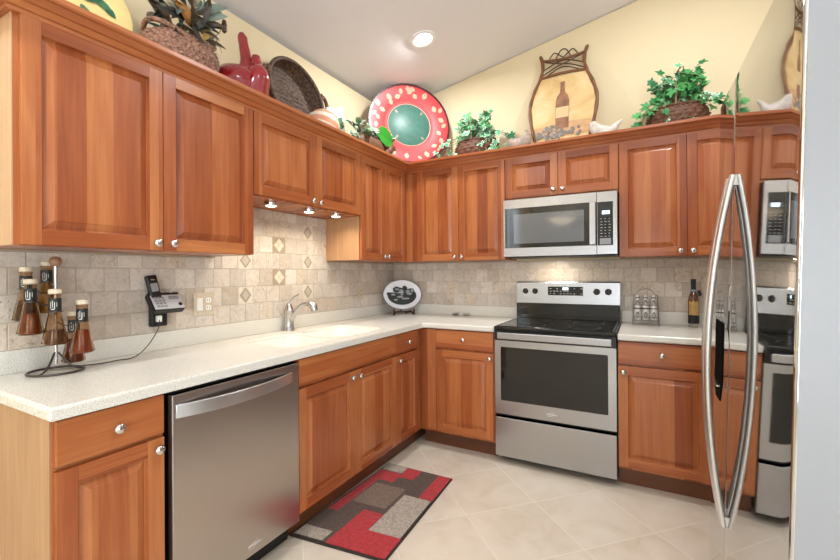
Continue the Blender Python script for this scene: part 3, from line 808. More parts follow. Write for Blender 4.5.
b = MB(); m0 = b.mark(); b.lathe([(0, 0), (.009, 0), (.009, .003), (0, .003)], 14, Matrix.Translation((.055, -.0378, -.022)) @ RX90); b.xf(m0, tilt); b.build('dial', mt['blackplastic'], fp_)
b = MB(); m0 = b.mark(); b.box(-.062, -.014, -.028, -.004, .0, .125); hx = Matrix.Translation((.0, -.022, .045)) @ Matrix.Rotation(radians(-12), 4, 'X') @ Matrix.Rotation(radians(-7), 4, 'Y'); b.xf(m0, hx); hs = b.build('handset', mt['blackplastic'], t, .006, seg=3)
b = MB(); m0 = b.mark(); b.box(-.054, -.022, -.0295, -.0275, .045, .085); b.xf(m0, hx); b.build('screen', mt['keygrey'], hs)
b = MB(); m0 = b.mark(); b.box(-.046, -.030, -.0295, -.0275, .100, .104); b.xf(m0, hx); b.build('earpiece', mt['chrome'], hs)
b = MB(); b.tube([(.022, -.02, .06), (.040, -.024, .085), (.06, -.028, .112)], [.006, .0045, .003], 8); b.build('pen_stub', mt['phonesilver'], t)
b = MB(); b.box(-.040, -.018, -.050, -.031, -.055, -.025); b.build('plug', mt['white'], t, .003)
b = MB(); b.tube(spline([(.055, -2.195, 1.075), (.07, -2.205, 1.03), (.085, -2.25, .97), (.10, -2.30, .930), (.12, -2.35, .9172), (.115, -2.40, .9172), (.125, -2.46, .9172), (.10, -2.52, .9172)], 8), .0021, 7)
tag(b.build('phone_cord', mt['blackplastic'], None), 'thin black cord trailing from the telephone across the worktop', 'cord')

# oil bottle carousel
px, py = .13, -2.612
mt['wirebrown'] = plain('bronze_wire', srgb(92, 86, 82), .35, .85)
mt['knobwood'] = plain('wooden_ball', srgb(150, 112, 84), .4)
t = thing('bottle_stand', 'bronze wire carousel stand with a wooden ball holding oil flasks', 'stand', (px, py, CT))
b = MB(); b.tube([(.082 * cos(2 * pi * k / 40), .082 * sin(2 * pi * k / 40), .005) for k in range(40)], .0042, 8, closed=True); b.build('base_ring', mt['wirebrown'], t, smooth=50)
for k in range(3):
    a = k * 2 * pi / 3 - .95
    b = MB(); b.tube(spline([(.082 * cos(a), .082 * sin(a), .006), (.045 * cos(a), .045 * sin(a), .02), (.006 * cos(a), .006 * sin(a), .075)], 6), .0035, 8); b.build('base_strut', mt['wirebrown'], t, smooth=50)
b = MB(); b.tube([(0, 0, .03), (0, 0, .40)], .0062, 12); b.build('pole', mt['nickel'], t, smooth=50)
b = MB(); b.lathe([(0, .398), (.012, .400), (.0175, .408), (.0195, .417), (.0175, .427), (.011, .434), (0, .436)], 20); b.build('ball', mt['knobwood'], t, smooth=60)
mt['flaskglass'] = glass('amber_flask_glass', srgb(236, 214, 190), .02, 1.25)
LIQ = [srgb(122, 66, 28), srgb(92, 66, 44), srgb(132, 62, 36), srgb(176, 146, 62), srgb(84, 58, 40), srgb(104, 50, 40)]
mt['cork'] = plain('cream_stopper', srgb(226, 212, 186), .5)
mt['labelblack'] = plain('black_label', srgb(24, 26, 26), .45)
mt['labelwhite'] = plain('label_print', srgb(214, 216, 210), .5)
FL = [('', .160, -2.694, 1.069, 'amber oil flask front left on the carousel, third highest'),
      ('', .229, -2.650, 1.033, 'brown oil flask at the front middle of the carousel, facing the camera'),
      ('', .230, -2.570, .990, 'reddish oil flask hanging at the right front of the carousel'),
      ('', .052, -2.611, 1.135, 'yellow oil flask at the back, highest on the carousel beside the wooden ball'),
      ('', .087, -2.683, 1.113, 'brown oil flask at the far left of the carousel, partly behind the amber flask'),
      ('', .116, -2.552, .941, 'dark red oil flask at the back right of the carousel, lowest of all')]
for i, (_, x, y, z, lab) in enumerate(FL):
    f = thing('oil_flask', lab, 'bottle', (x, y, z), group='oil flasks on the carousel')
    R = .0385
    b = MB(); b.lathe([(0, 0.0), (R - .006, 0.0), (R, .006), (R - .002, .014), (.0195, .104), (.0172, .118), (.0172, .172), (.0188, .176), (.0188, .180), (.0155, .180), (.0155, .118), (.0175, .102), (R - .005, .015), (R - .006, .003), (0, .002)], 24); b.build('flask', mt['flaskglass'], f, smooth=50)
    lv = (.075, .05, .085, .125, .075, .09)[i]
    rt = lerp(R - .0065, .0162, (lv - .015) / .085) if lv < .1 else .0148
    pr = [(0, .0035), (R - .0085, .0035), (R - .0068, .013)] + ([(rt, lv)] if lv < .1 else [(.0160, .100), (rt, lv)]) + [(0, lv)]
    N = NT('oil_%s' % ('amber', 'brown', 'red', 'yellow', 'dark', 'plum')[i]); N.set(Base_Color=LIQ[i], Roughness=.12, Specular_IOR_Level=.6)
    b = MB(); b.lathe(pr, 20); b.build('oil', N.m, f, smooth=50)
    b = MB(); b.lathe([(.0175, .120), (.0180, .120), (.0180, .164), (.0175, .164)], 20); lb = b.build('label', mt['labelblack'], f, smooth=40)
    a0 = radians(-40)
    b = MB()
    for (da, z0, z1, wd) in ((-.35, .128, .152, .10), (-.05, .132, .156, .10), (.28, .126, .150, .12), (.0, .124, .127, .5), (.62, .134, .150, .08)):
        a = a0 + da
        vs = [(.0183 * cos(a + q), .0183 * sin(a + q), zz) for q in (-wd / 2, 0, wd / 2) for zz in (z0, z1)]
        b.add(vs, [(0, 1, 3, 2), (2, 3, 5, 4)])
    b.build('label_print', mt['labelwhite'], lb)
    b = MB(); b.lathe([(0, .178), (.0150, .178), (.0190, .181), (.0193, .188), (.0180, .196), (0, .198)], 18); b.build('stopper', mt['cork'], f, smooth=40)
    b = MB(); v = Vector((x - px, y - py, 0)); ang = atan2(v.y, v.x); L = v.length
    b.tube(spline([(0, 0, z - CT + .112), (v.x * .45, v.y * .45, z - CT + .100), (v.x * (1 - 0.021 / L), v.y * (1 - 0.021 / L), z - CT + .116)], 6), .0024, 6)
    b.tube([(v.x + .0198 * cos(2 * pi * k / 20), v.y + .0198 * sin(2 * pi * k / 20), z - CT + .116) for k in range(20)], .0022, 6, closed=True)
    b.build('holder_arm', mt['wirebrown'], t, smooth=50)

# oval plate on an easel in the corner
mt['platewhite'] = plain('white_glazed_china', srgb(234, 236, 242), .12, 0, .6)
mt['platedark'] = plain('dark_green_transfer', srgb(38, 44, 42), .3)
mt['plategrey'] = plain('grey_transfer', srgb(150, 156, 158), .3)
mt['darkwood'] = plain('dark_stand_wood', srgb(70, 38, 28), .35)
mt['silverrim'] = plain('blue_grey_rim', srgb(140, 150, 172), .2)
PR = Matrix.Translation((.188, -.172, 1.088)) @ Matrix.Rotation(pi / 4, 4, 'Z') @ Matrix.Rotation(radians(-13), 4, 'X')   # local x right, -y out, z up
t = thing('oval_plate', 'white oval china plate painted with dark fruit, standing in the counter corner', 'plate')
t.matrix_world = PR
FACE = RX90       # lathe axis z -> -y
b = MB(); b.lathe([(0, .004), (.80, .004), (.85, .010), (.90, .016), (.985, .022), (1.0, .020), (.985, .014), (.85, .004), (.78, -.004), (0, -.004)], 48, FACE @ Matrix.Diagonal((.172, .131, 1, 1))); b.build('dish', mt['platewhite'], t, smooth=50)
b = MB(); b.lathe([(.985, .0212), (1.005, .0205), (1.005, .0185), (.985, .018)], 48, FACE @ Matrix.Diagonal((.172, .131, 1, 1))); b.build('rim_line', mt['silverrim'], t, smooth=50)
def blob(b, x, z, rx, rz, y0, y1, seed, n=14, amp=.22):
    rn = random.Random(seed); ph = [rn.uniform(.75, 1.0 + amp) for _ in range(n)]
    b.prism([(x + rx * ph[k] * cos(2 * pi * k / n), z + rz * ph[k] * sin(2 * pi * k / n)) for k in range(n)], y0, y1, lambda u, v, d: (u, d, v))
b = MB(); b.prism([(.132 * cos(2 * pi * k / 40), -.006 + .086 * sin(2 * pi * k / 40) * (1 if sin(2 * pi * k / 40) < 0 else .25)) for k in range(40)], -.0052, -.0040, lambda u, v, d: (u, d, v))
for i, (x, z, rx, rz) in enumerate([(-.085, .0, .05, .025), (-.125, .006, .014, .022), (-.03, .045, .055, .028), (.025, .052, .03, .03), (.085, .025, .04, .04), (.05, -.01, .06, .03), (-.06, -.03, .05, .03), (.0, -.045, .08, .022), (.11, .0, .02, .03)]):
    blob(b, x, z, rx, rz, -.0060, -.0042, i)
fr = b.build('fruit_print', mt['platedark'], t)
b = MB()
for i, (x, z, rx, rz) in enumerate([(-.005, .036, .022, .015), (.055, .03, .02, .016), (.07, .008, .03, .01), (-.08, .002, .02, .008), (-.02, -.02, .03, .01), (.03, -.036, .035, .008), (-.06, -.045, .02, .007), (.095, .035, .014, .016), (-.045, .05, .02, .008), (.0, .004, .016, .010)]):
    blob(b, x, z, rx, rz, -.0066, -.0058, i + 30)
b.build('print_highlight', mt['plategrey'], fr)
SE = Matrix.Translation((.188, -.172, CT)) @ Matrix.Rotation(pi / 4, 4, 'Z')
t = thing('plate_easel', 'small dark wooden easel holding the oval china plate', 'stand'); t.matrix_world = SE
for s in (-1, 1):
    b = MB(); x = s * .075
    b.tube(spline([(x * 1.25, -.075, .006), (x * 1.05, -.055, .02), (x, -.03, .028), (x * .9, .01, .022), (x * .75, .075, .006)], 6), .0085, 8)
    b.tube(spline([(x * 1.15, -.060, .012), (x * 1.22, -.072, .035), (x * 1.15, -.064, .055)], 6), [.0075] * 12 + [.005], 8)
    b.build('foot', mt['darkwood'], t, smooth=50)
b = MB(); b.tube([(-.065, .03, .02), (.065, .03, .02)], .005, 8); b.build('crossbar', mt['darkwood'], t, smooth=50)
b = MB(); b.tube([(0, .03, .02), (0, .066, .19)], .005, 8); b.build('back_rest', mt['darkwood'], t, smooth=50)

# small clear glass dishes on the back worktop
for i, (x, lab) in enumerate([(.655, 'small clear glass tea-light dish nearer the corner on the back worktop'), (.755, 'small clear glass tea-light dish nearer the range on the back worktop')]):
    t = thing('glass_dish', lab, 'dish', (x, -.052, CT + .0005), group='small glass dishes')
    b = MB(); b.lathe([(0, 0), (.018, 0), (.027, .006), (.030, .022), (.0275, .022), (.024, .008), (.016, .004), (0, .004)], 20); b.build('cup', mt['glass'], t, smooth=50)
    b = MB(); b.lathe([(0, .0045), (.016, .0045), (.018, .007), (0, .0075)], 16); b.build('wax', mt['blackiron'] if i == 0 else mt['white'], t, smooth=50)

# spice rack
t = thing('spice_rack', 'arched silver wire rack of spice jars on the right worktop', 'rack', (2.098, -.11, CT))
WR = plain('grey_wire', srgb(132, 128, 124), .35, .8)
for s in (-1, 1):
    b = MB(); x = s * .078
    b.tube(spline([(x, -.075, .003), (x, -.07, .02), (x * .97, -.03, .10), (x * .93, .02, .205)], 6), .0028, 8); b.tube([(x * .93, .02, .205), (x, .04, .003)], .0028, 8)
    b.build('side_frame', WR, t, smooth=50)
b = MB(); b.tube([(-.0725, .02, .205)] + [(-.055 * cos(pi * k / 16), .02, .205 + .042 * sin(pi * k / 16)) for k in range(17)] + [(.0725, .02, .205)], .0024, 8); b.build('arched_handle', WR, t, smooth=50)
for (y, z) in ((-.062, .038), (-.062, .060), (.012, .116), (.012, .136)):
    b = MB(); b.tube([(-.076, y, z), (.076, y, z)], .0022, 8); b.build('rail', WR, t, smooth=50)
b = MB(); b.box(-.074, .074, -.060, -.012, .031, .034); b.build('shelf', WR, t)
b = MB(); b.box(-.072, .072, -.010, .012, .108, .111); b.build('shelf', WR, t)
mt['spicewhite'] = plain('pewter_label', srgb(206, 204, 200), .35, .3)
mt['spicedark'] = plain('dark_spice', srgb(58, 52, 46), .5, noise=.5, nscale=200)
POS = [(-.048, 'left'), (0, 'middle'), (.048, 'right')]
for row, (dy, dz, rn) in enumerate([(-.036, .0345, 'front'), (.001, .1115, 'back')]):
    for (dx, cn) in POS:
        j = thing('spice_jar', '%s jar of the %s row in the silver spice rack' % (cn, rn), 'jar', (2.098 + dx, -.11 + dy, CT + dz), group='spice jars in the rack')
        k = 1 if row == 0 else .92
        rr_ = .0228 if row == 0 else .0150
        b = MB(); b.lathe([(0, 0), (rr_, 0), (rr_ + .001, .004), (rr_ + .001, .070 * k), (rr_ * .75, .080 * k), (rr_ * .75, .086 * k), (0, .086 * k)], 18); b.build('jar_body', mt['spicewhite'], j, smooth=50)
        b = MB(); b.lathe([(0, .084 * k), (rr_ * .95, .084 * k), (rr_ * .98, .096 * k), (rr_ * .6, .105 * k), (rr_ * .3, .109 * k), (rr_ * .38, .116 * k), (0, .120 * k)], 18); b.build('lid', mt['spicewhite'], j, smooth=50)
        b = MB(); n_ = 16; R = rr_ + .0016
        for q0, q1, w0, w1 in ((.016, .060, .010, .015),):
            pts = [(0 + .0100 * cos(2 * pi * q / n_) , .038 + .022 * sin(2 * pi * q / n_)) for q in range(n_)]
            inn = [(.55 * u, .038 + .55 * (v - .038)) for u, v in pts]
            mp = lambda u, v: (R * sin(u / R), -R * cos(u / R), v)
            vs = [mp(*p) for p in pts] + [mp(*p) for p in inn]
            b.add(vs, [(q, (q + 1) % n_, n_ + (q + 1) % n_, n_ + q) for q in range(n_)])
            vs = [mp(u * .45, .038 + .45 * (v - .038)) for u, v in inn]
            b.add(vs, [tuple(range(n_))])
        b.build('oval_label', mt['spicedark'], j)
        b = MB(); b.lathe([(rr_ * .76, .0795 * k), (rr_ * .98, .080 * k), (rr_ * .98, .086 * k), (rr_ * .76, .0865 * k)], 18); b.build('dark_band', mt['spicedark'], j)

# decorative oil bottle
mt['pasta'] = plain('layered_spices', srgb(188, 148, 88), .35, noise=.3, nscale=90)
mt['bottleglass'] = plain('brown_bottle_glass', srgb(96, 58, 26), .08, 0, .6)
t = thing('decorative_bottle', 'tall square-shouldered bottle of golden layers with black neck and base', 'bottle', (2.375, -.085, CT), (0, 0, radians(20))); t.scale = (.92, .92, 1.13)
b = MB(); b.lathe([(0, 0), (.030, 0), (.033, .003), (.0335, .015), (.0335, .02), (0, .02)], 28); b.build('glass_foot', mt['glass'], t, smooth=40)
b = MB(); b.lathe([(0, .0202), (.0332, .0202), (.034, .09), (.034, .152), (.031, .172), (.020, .195), (.0155, .205), (.0155, .214), (0, .214)], 28); bb = b.build('bottle_body', mt['bottleglass'], t, smooth=50)
b = MB(); b.lathe([(.0336, .021), (.0345, .021), (.0347, .068), (.0340, .068)], 28); b.build('base_band', mt['labelblack'], bb, smooth=40)
b = MB(); n_ = 10
vs = [(.0352 * cos(radians(-165 + 110 * q / n_)), .0352 * sin(radians(-165 + 110 * q / n_)), z) for q in range(n_ + 1) for z in (.070, .150 + .006 * sin(q * 1.7))]
b.add(vs, [(2 * q, 2 * q + 2, 2 * q + 3, 2 * q + 1) for q in range(n_)]); b.build('picture_label', mt['pasta'], bb, smooth=40)
b = MB(); b.lathe([(.0158, .205), (.0175, .207), (.0178, .216), (.0158, .218)], 20); b.build('neck_band', mt['silverrim'], bb, smooth=40)
b = MB(); b.lathe([(0, .214), (.0145, .214), (.0150, .225), (.0160, .262), (.0165, .278), (0, .280)], 20); b.build('black_cap', mt['blackplastic'], t, smooth=40)
b = MB(); m0 = b.mark(); b.prism(rrect(0, 0, .026, .036, .009), 0, .006, lambda u, v, d: (u, d, v)); b.xf(m0, Matrix.Translation((.036, -.01, .196)) @ Matrix.Rotation(radians(-25), 4, 'Y')); b.build('hanging_tag', mt['labelblack'], t, .002)

# ------------------------------------------------------------------ rug
Q = [(.553, -1.866), (1.070, -1.806), (1.038, -.998), (.575, -1.004)]
def rq(a, b_):           # a across (0 cabinet side .. 1 room side), b_ along (0 near .. 1 far)
    x0, y0 = lerp(Q[0][0], Q[3][0], b_), lerp(Q[0][1], Q[3][1], b_); x1, y1 = lerp(Q[1][0], Q[2][0], b_), lerp(Q[1][1], Q[2][1], b_)
    return lerp(x0, x1, a), lerp(y0, y1, a)
def pile(name, col):
    N = NT(name); co = obj_co(N); f = N.noise(co, 60, 4, .85); N.bump(f, 1.0, .008)
    d = tuple(c * .5 for c in col[:3]) + (1,)
    g = N.noise(co, 26, 3, .6)
    N.set(Base_Color=N.mix(N.math('MULTIPLY', g, .5), N.ramp(f, [(.36, d), (.56, col)]), d), Roughness=.95, Specular_IOR_Level=.1, Sheen_Weight=.2); return N.m
mt['rugred'] = pile('red_pile', srgb(204, 52, 58)); mt['rugbrown'] = pile('brown_pile', srgb(98, 78, 66)); mt['rugtan'] = pile('tan_brown_pile', srgb(140, 116, 98)); mt['rugbeige'] = pile('beige_pile', srgb(196, 182, 166)); mt['rugedge'] = plain('dark_rug_binding', srgb(48, 38, 34), .9)
PAT = [(0, 1, 0, 1, 'rugbrown', 0)]
b = MB(); vs = [(*rq(a, c), z) for z in (.0005, .009) for a, c in ((0, 0), (1, 0), (1, 1), (0, 1))]
b.add(vs, [(3, 2, 1, 0), (4, 5, 6, 7), (0, 1, 5, 4), (1, 2, 6, 5), (2, 3, 7, 6), (3, 0, 4, 7)])
rug = tag(b.build('rug', mt['rugedge'], None, .003), 'red, brown and beige patchwork rug on the tiles by the sink', 'rug')
M_ = .022
PATCH = [('rugbrown', [(M_, M_ * .7), (1 - M_, M_ * .7), (1 - M_, 1 - M_ * .7), (M_, 1 - M_ * .7)], 0),
 ('rugbeige', [(.03, .018), (.34, .018), (.34, .112), (.03, .112)], 1),
 ('rugred', [(.385, .014), (.985, .014), (.985, .20), (.63, .20), (.63, .375), (.385, .375)], 1),
 ('rugbeige', [(.635, .20), (.975, .20), (.975, .635), (.635, .635)], 2),
 ('rugtan', [(.17, .43), (.59, .43), (.59, .70), (.17, .70)], 1),
 ('rugred', [(.03, .30), (.15, .30), (.15, .745), (.36, .745), (.36, .835), (.56, .835), (.56, .985), (.345, .985), (.345, .88), (.03, .88)], 1),
 ('rugbeige', [(.03, .89), (.335, .89), (.335, .985), (.03, .985)], 1),
 ('rugred', [(.81, .64), (.985, .64), (.985, .985), (.81, .985)], 1)]
for i, (m_, poly, lv) in enumerate(PATCH):
    b = MB(); z0, z1 = .0088, .0128 + .0006 * lv
    b.prism(poly, z0, z1, lambda u, v, d: (*rq(u, v), d)); b.build('pile_patch', mt[m_], rug, .0015)

# ================================================================== decorations on top of the cabinets
TZ = 2.1845
def weave_mat(name, lo, hi, scale=1.0):
    N = NT(name); co = obj_co(N); f = N.noise(co, 90 * scale, 3, .6)
    N.set(Base_Color=N.ramp(f, [(.3, lo), (.7, hi)]), Roughness=.6, Specular_IOR_Level=.3); return N.m
mt['wicker'] = weave_mat('dark_wicker', srgb(66, 40, 28), srgb(120, 82, 60))
mt['wickerlight'] = weave_mat('brown_wicker', srgb(84, 50, 38), srgb(184, 140, 116))
mt['seagrass'] = weave_mat('dark_seagrass', srgb(36, 26, 20), srgb(122, 96, 76), .8)
def weave(b, prof, nrow, nst, amp, mat=None, sx=1, sy=1, per=4):
    """woven wall: rows of strands going over and under nst upright stakes"""
    n = nst * per; vs = []; rows = []
    m = nrow * 4
    for i in range(m + 1):
        q = i / m; s = q * (len(prof) - 1); k = min(int(s), len(prof) - 2); f = s - k
        r = lerp(prof[k][0], prof[k + 1][0], f); z = lerp(prof[k][1], prof[k + 1][1], f)
        row = int(min(q * nrow, nrow - .001)); ph = (q * nrow - row)
        for j in range(n):
            a = 2 * pi * j / n
            d = amp * sin(nst * a / 2 * 2 + (pi if row % 2 else 0)) * sin(pi * ph) + amp * .6 * sin(pi * ph)
            vs.append(Vector(((r + d) * cos(a) * sx, (r + d) * sin(a) * sy, z)))
    fs = []
    for i in range(m):
        for j in range(n): fs.append((i * n + j, i * n + (j + 1) % n, (i + 1) * n + (j + 1) % n, (i + 1) * n + j))
    fs.append(tuple(range(n - 1, -1, -1)))
    if mat is not None: vs = [mat @ p for p in vs]
    b.add(vs, fs)

# leaves: uv.x = random shade, uv.y = 0 at the middle, 1 at the margin
def leaf_mat(name, dark, light, margin, edge=.62):
    N = NT(name); uv = N.new('ShaderNodeUVMap').outputs[0]; sp = N.new('ShaderNodeSeparateXYZ'); N.link(uv, sp.inputs[0])
    c = N.ramp(sp.outputs[0], [(0, dark), (1, light)])
    m = N.ramp(sp.outputs[1], [(edge, (0, 0, 0, 1)), (edge + .12, (1, 1, 1, 1))])
    N.set(Base_Color=N.mix(m, c, margin), Roughness=.42, Specular_IOR_Level=.4); return N.m
IVY = [(0, 0), (.16, -.12), (.36, -.22), (.46, .02), (.30, .16), (.52, .38), (.42, .52), (.22, .50), (.10, .78), (0, 1.0)]
LONG = [(0, 0), (.10, .08), (.20, .3), (.24, .5), (.18, .72), (.08, .9), (0, 1.0)]
HEART = [(0, 0), (.2, -.10), (.40, .04), (.46, .28), (.36, .56), (.18, .82), (0, 1.0)]
def leaf(b, shape, base, direc, size, nrm=(0, 0, 1), fold=.18, curl=.25, shade=None, wid=1.0):
    d = Vector(direc).normalized(); nn = Vector(nrm); nn = (nn - d * nn.dot(d))
    if nn.length < .01: nn = d.orthogonal()
    nn.normalize(); sd = d.cross(nn)
    sh = random.random() if shade is None else shade
    base = Vector(base)
    def P(u, v): return base + size * (sd * u * wid + d * v + nn * (fold * abs(u) - curl * v * v))
    vs = []; uv = []
    for sg in (1, -1):
        o = len(vs); N_ = len(shape)
        out = [P(sg * u, v) for u, v in shape]; mid = [P(0, max(0.0, min(1.0, v))) for u, v in shape]
        inn = [P(sg * u * .72, lerp(v, .4, .2)) for u, v in shape]
        vs = out + inn + mid
        fs = [(k, k + 1, N_ + k + 1, N_ + k) for k in range(N_ - 1)] + [(N_ + k, N_ + k + 1, 2 * N_ + k + 1, 2 * N_ + k) for k in range(N_ - 1)]
        uvv = [[(sh, 1), (sh, 1), (sh, .5), (sh, .5)]] * (N_ - 1) + [[(sh, .5), (sh, .5), (sh, 0), (sh, 0)]] * (N_ - 1)
        b.add(vs, fs, uvv); vs = []
mt['ivy'] = leaf_mat('green_ivy_leaf', srgb(24, 104, 58), srgb(92, 172, 96), srgb(120, 190, 124), .80)
mt['ivyvar'] = leaf_mat('variegated_ivy_leaf', srgb(40, 120, 82), srgb(104, 176, 130), srgb(222, 236, 210), .62)
mt['palelf'] = leaf_mat('pale_edged_leaf', srgb(52, 92, 62), srgb(120, 158, 120), srgb(206, 222, 196), .55)
mt['brightlf'] = leaf_mat('bright_green_leaf', srgb(30, 118, 34), srgb(48, 146, 42), srgb(48, 146, 42), .9)
mt['vine'] = plain('brown_vine', srgb(120, 96, 70), .6)

def ivy_basket(label, loc, w, n, mat_mix, trail, tall, seed):
    random.seed(seed)
    t = thing('ivy_basket', label, 'plant', loc, group='ivy baskets')
    b = MB(); weave(b, [(w * .40, 0), (w * .48, .04), (w * .50, .09), (w * .46, .135), (w * .42, .155)], 7, 17, .009, sx=1.0, sy=.62)
    bk = b.build('basket', mt['wicker'], t, smooth=70)
    b = MB(); b.tube([(w * .43 * cos(2 * pi * k / 40), w * .43 * .62 * sin(2 * pi * k / 40), .157) for k in range(40)], .008, 8, closed=True); b.build('rim', mt['wicker'], bk, smooth=60)
    b = MB(); b.tube(spline([(-.01, -w * .26, .15), (-.012, -w * .24, .26), (0, -.02, .325), (.01, w * .15, .28), (.01, w * .24, .16)], 6), .0065, 8); b.build('handle', mt['vine'], bk, smooth=60)
    b = MB(); b.lathe([(0, .14), (w * .38, .14), (w * .38, .148), (0, .152)], 20, Matrix.Diagonal((1, .6, 1, 1))); b.build('soil', mt['toe'], bk)
    fg = MB(); fv = MB(); st = MB()
    for i in range(n):
        a = random.uniform(0, 2 * pi); rr = random.uniform(.1, 1) ** .6
        front = -1 if random.random() < .72 else 1
        bx, by = cos(a) * rr * w * .36, front * abs(sin(a)) * rr * w * .22
        kind = random.random()
        if kind < .74:           # upright sprays
            tip = Vector((bx * random.uniform(1.1, 1.55), by * random.uniform(1.0, 1.7), random.uniform(.17, tall)))
        else:                    # hanging over the rim
            sx_ = random.choice((-1, 1)) if random.random() < .7 else random.uniform(-.6, .6)
            tip = Vector((sx_ * random.uniform(.36, .36 + trail) * w * 1.45, -random.uniform(.14, .32) * w, random.uniform(.02, .17)))
        tip.y = max(tip.y, -.19 if tip.z > .0 else -.15); tip.y = min(tip.y, .10)
        p0 = Vector((bx * .6, by * .6, .15)); md = (p0 + tip) / 2 + Vector((0, 0, .05))
        pth = spline([p0, md, tip], 5); st.tube(pth, .0018, 5)
        for q in (4, 7, 10):
            p = pth[min(q, len(pth) - 1)]
            d = Vector((random.uniform(-1, 1) + (tip.x - p0.x) * 3, random.uniform(-1, .4), random.uniform(-.7, .7) + (.3 if kind < .6 else -.3)))
            sz = random.uniform(.036, .058)
            tgt = fv if random.random() < mat_mix(tip) else fg
            leaf(tgt, IVY, p, d, sz, (random.uniform(-.5, .5), -.75, random.uniform(.1, 1.0)), fold=random.uniform(.05, .25), curl=random.uniform(0, .35), wid=1.15)
    st.build('stems', mt['vine'], t)
    if fg.v: tag(fg.build('foliage', mt['ivy'], t), 'plain green ivy leaves')
    if fv.v: tag(fv.build('foliage', mt['ivyvar'], t), 'pale-edged ivy leaves')
    return t
ivy_basket('dark wicker basket of pale-edged ivy beside the big red plate', (.905, -.175, TZ), .36, 104, lambda p: .75, .30, .37, 11)
ivy_basket('dark wicker basket of bright green ivy near the refrigerator', (2.285, -.175, TZ), .34, 92, lambda p: .12, .15, .40, 5)
random.seed(21)

# big round red plate in the corner
mt['plred'] = plain('red_lacquer', srgb(196, 50, 50), .42, 0, .4)
mt['plgreen'] = plain('green_lacquer', srgb(62, 106, 92), .42, 0, .4, noise=.12, nscale=30)
mt['pldark'] = plain('dark_red_edge', srgb(74, 26, 34), .3)
mt['plmotif'] = plain('beige_painted_motif', srgb(200, 156, 126), .4)
K_ = Matrix.Translation((.402, -.362, TZ + .002)) @ Matrix.Rotation(pi / 4, 4, 'Z') @ Matrix.Rotation(radians(-7), 4, 'X') @ Matrix.Translation((0, 0, .351))
t = thing('decorative_plate', 'huge round red plate with a green centre and leaf border in the corner', 'plate'); t.matrix_world = K_
R = .347
b = MB(); b.lathe([(0, -.020), (.205, -.020), (.215, -.016), (.30, .006), (R, .014), (R + .001, .010), (R - .005, .004), (.30, -.006), (.21, -.028), (0, -.028)], 64, FACE); b.build('red_rim', mt['plred'], t, smooth=40)
b = MB(); b.lathe([(R - .013, .0146), (R + .003, .0165), (R + .006, .002), (R + .004, -.012), (R - .006, -.004)], 64, FACE); b.build('dark_edge', mt['pldark'], t, smooth=40)
b = MB(); b.lathe([(0, -.0185), (.182, -.0185), (.184, -.0195), (0, -.0198)], 64, FACE); b.build('green_centre', mt['plgreen'], t, smooth=40)
b = MB(); b.lathe([(.182, -.0188), (.187, -.0175), (.187, -.0195), (.182, -.0195)], 64, FACE); b.build('centre_line', mt['plmotif'], t, smooth=40)
b = MB()
def onrim(r, a):
    y = lerp(-.016, .006, (r - .215) / .085) if r < .30 else lerp(.006, .014, (r - .30) / .048)
    return (r * cos(a), -y - .0012, r * sin(a))
def motif(r, a, sz, rot, shape=LONG):
    for sg in (1, -1):
        out = []
        for u, v in shape:
            x, z = sg * u * sz * 1.5, (v - .5) * sz
            xx, zz = x * cos(rot) - z * sin(rot), x * sin(rot) + z * cos(rot)
            X, Z = r * cos(a) + xx, r * sin(a) + zz
            out.append(onrim(math.hypot(X, Z), atan2(Z, X)))
        b.add(out, [tuple(range(len(out)))])
MT = [(.28, 128, .06, 40), (.255, 112, .055, -60), (.29, 104, .05, 10), (.31, 92, .05, 0), (.31, 84, .05, 60), (.285, 88, .05, -50), (.30, 88, .045, 100), (.26, 78, .05, 40), (.295, 62, .06, -30), (.24, 130, .05, 20),
      (.27, 35, .055, 20), (.31, 28, .05, -20), (.285, 12, .055, 50), (.30, 2, .05, -40), (.26, -12, .05, 30), (.30, -25, .055, 10), (.27, -40, .05, -70), (.29, -62, .06, 20), (.30, -76, .04, 50), (.285, -98, .055, -10), (.30, -120, .05, 30),
      (.31, 150, .06, 10), (.255, 155, .055, 70), (.275, 172, .05, 30), (.31, 168, .05, -50), (.29, 186, .05, 0), (.305, 196, .045, 60), (.27, 205, .05, -20), (.30, 225, .05, 40)]
for r, a, s_, ro in MT: motif(r, radians(a), s_, radians(ro))
b.build('painted_leaf_marking', mt['plmotif'], t)
b = MB()
for a in (45, 135, 225, 315):
    for k in (-1, 1):
        a_ = radians(a); c = Vector((.155 * cos(a_), -.0 + .0178, .155 * sin(a_)))
        dx = Vector((cos(a_), 0, sin(a_))); dz_ = Vector((-sin(a_), 0, cos(a_)))
        p = c + dz_ * k * .005
        b.add([p - dx * .014 - dz_ * .002, p + dx * .014 - dz_ * .002, p + dx * .014 + dz_ * .002, p - dx * .014 + dz_ * .002], [(0, 1, 2, 3)])
b.build('centre_tick_marks', mt['plmotif'], t)

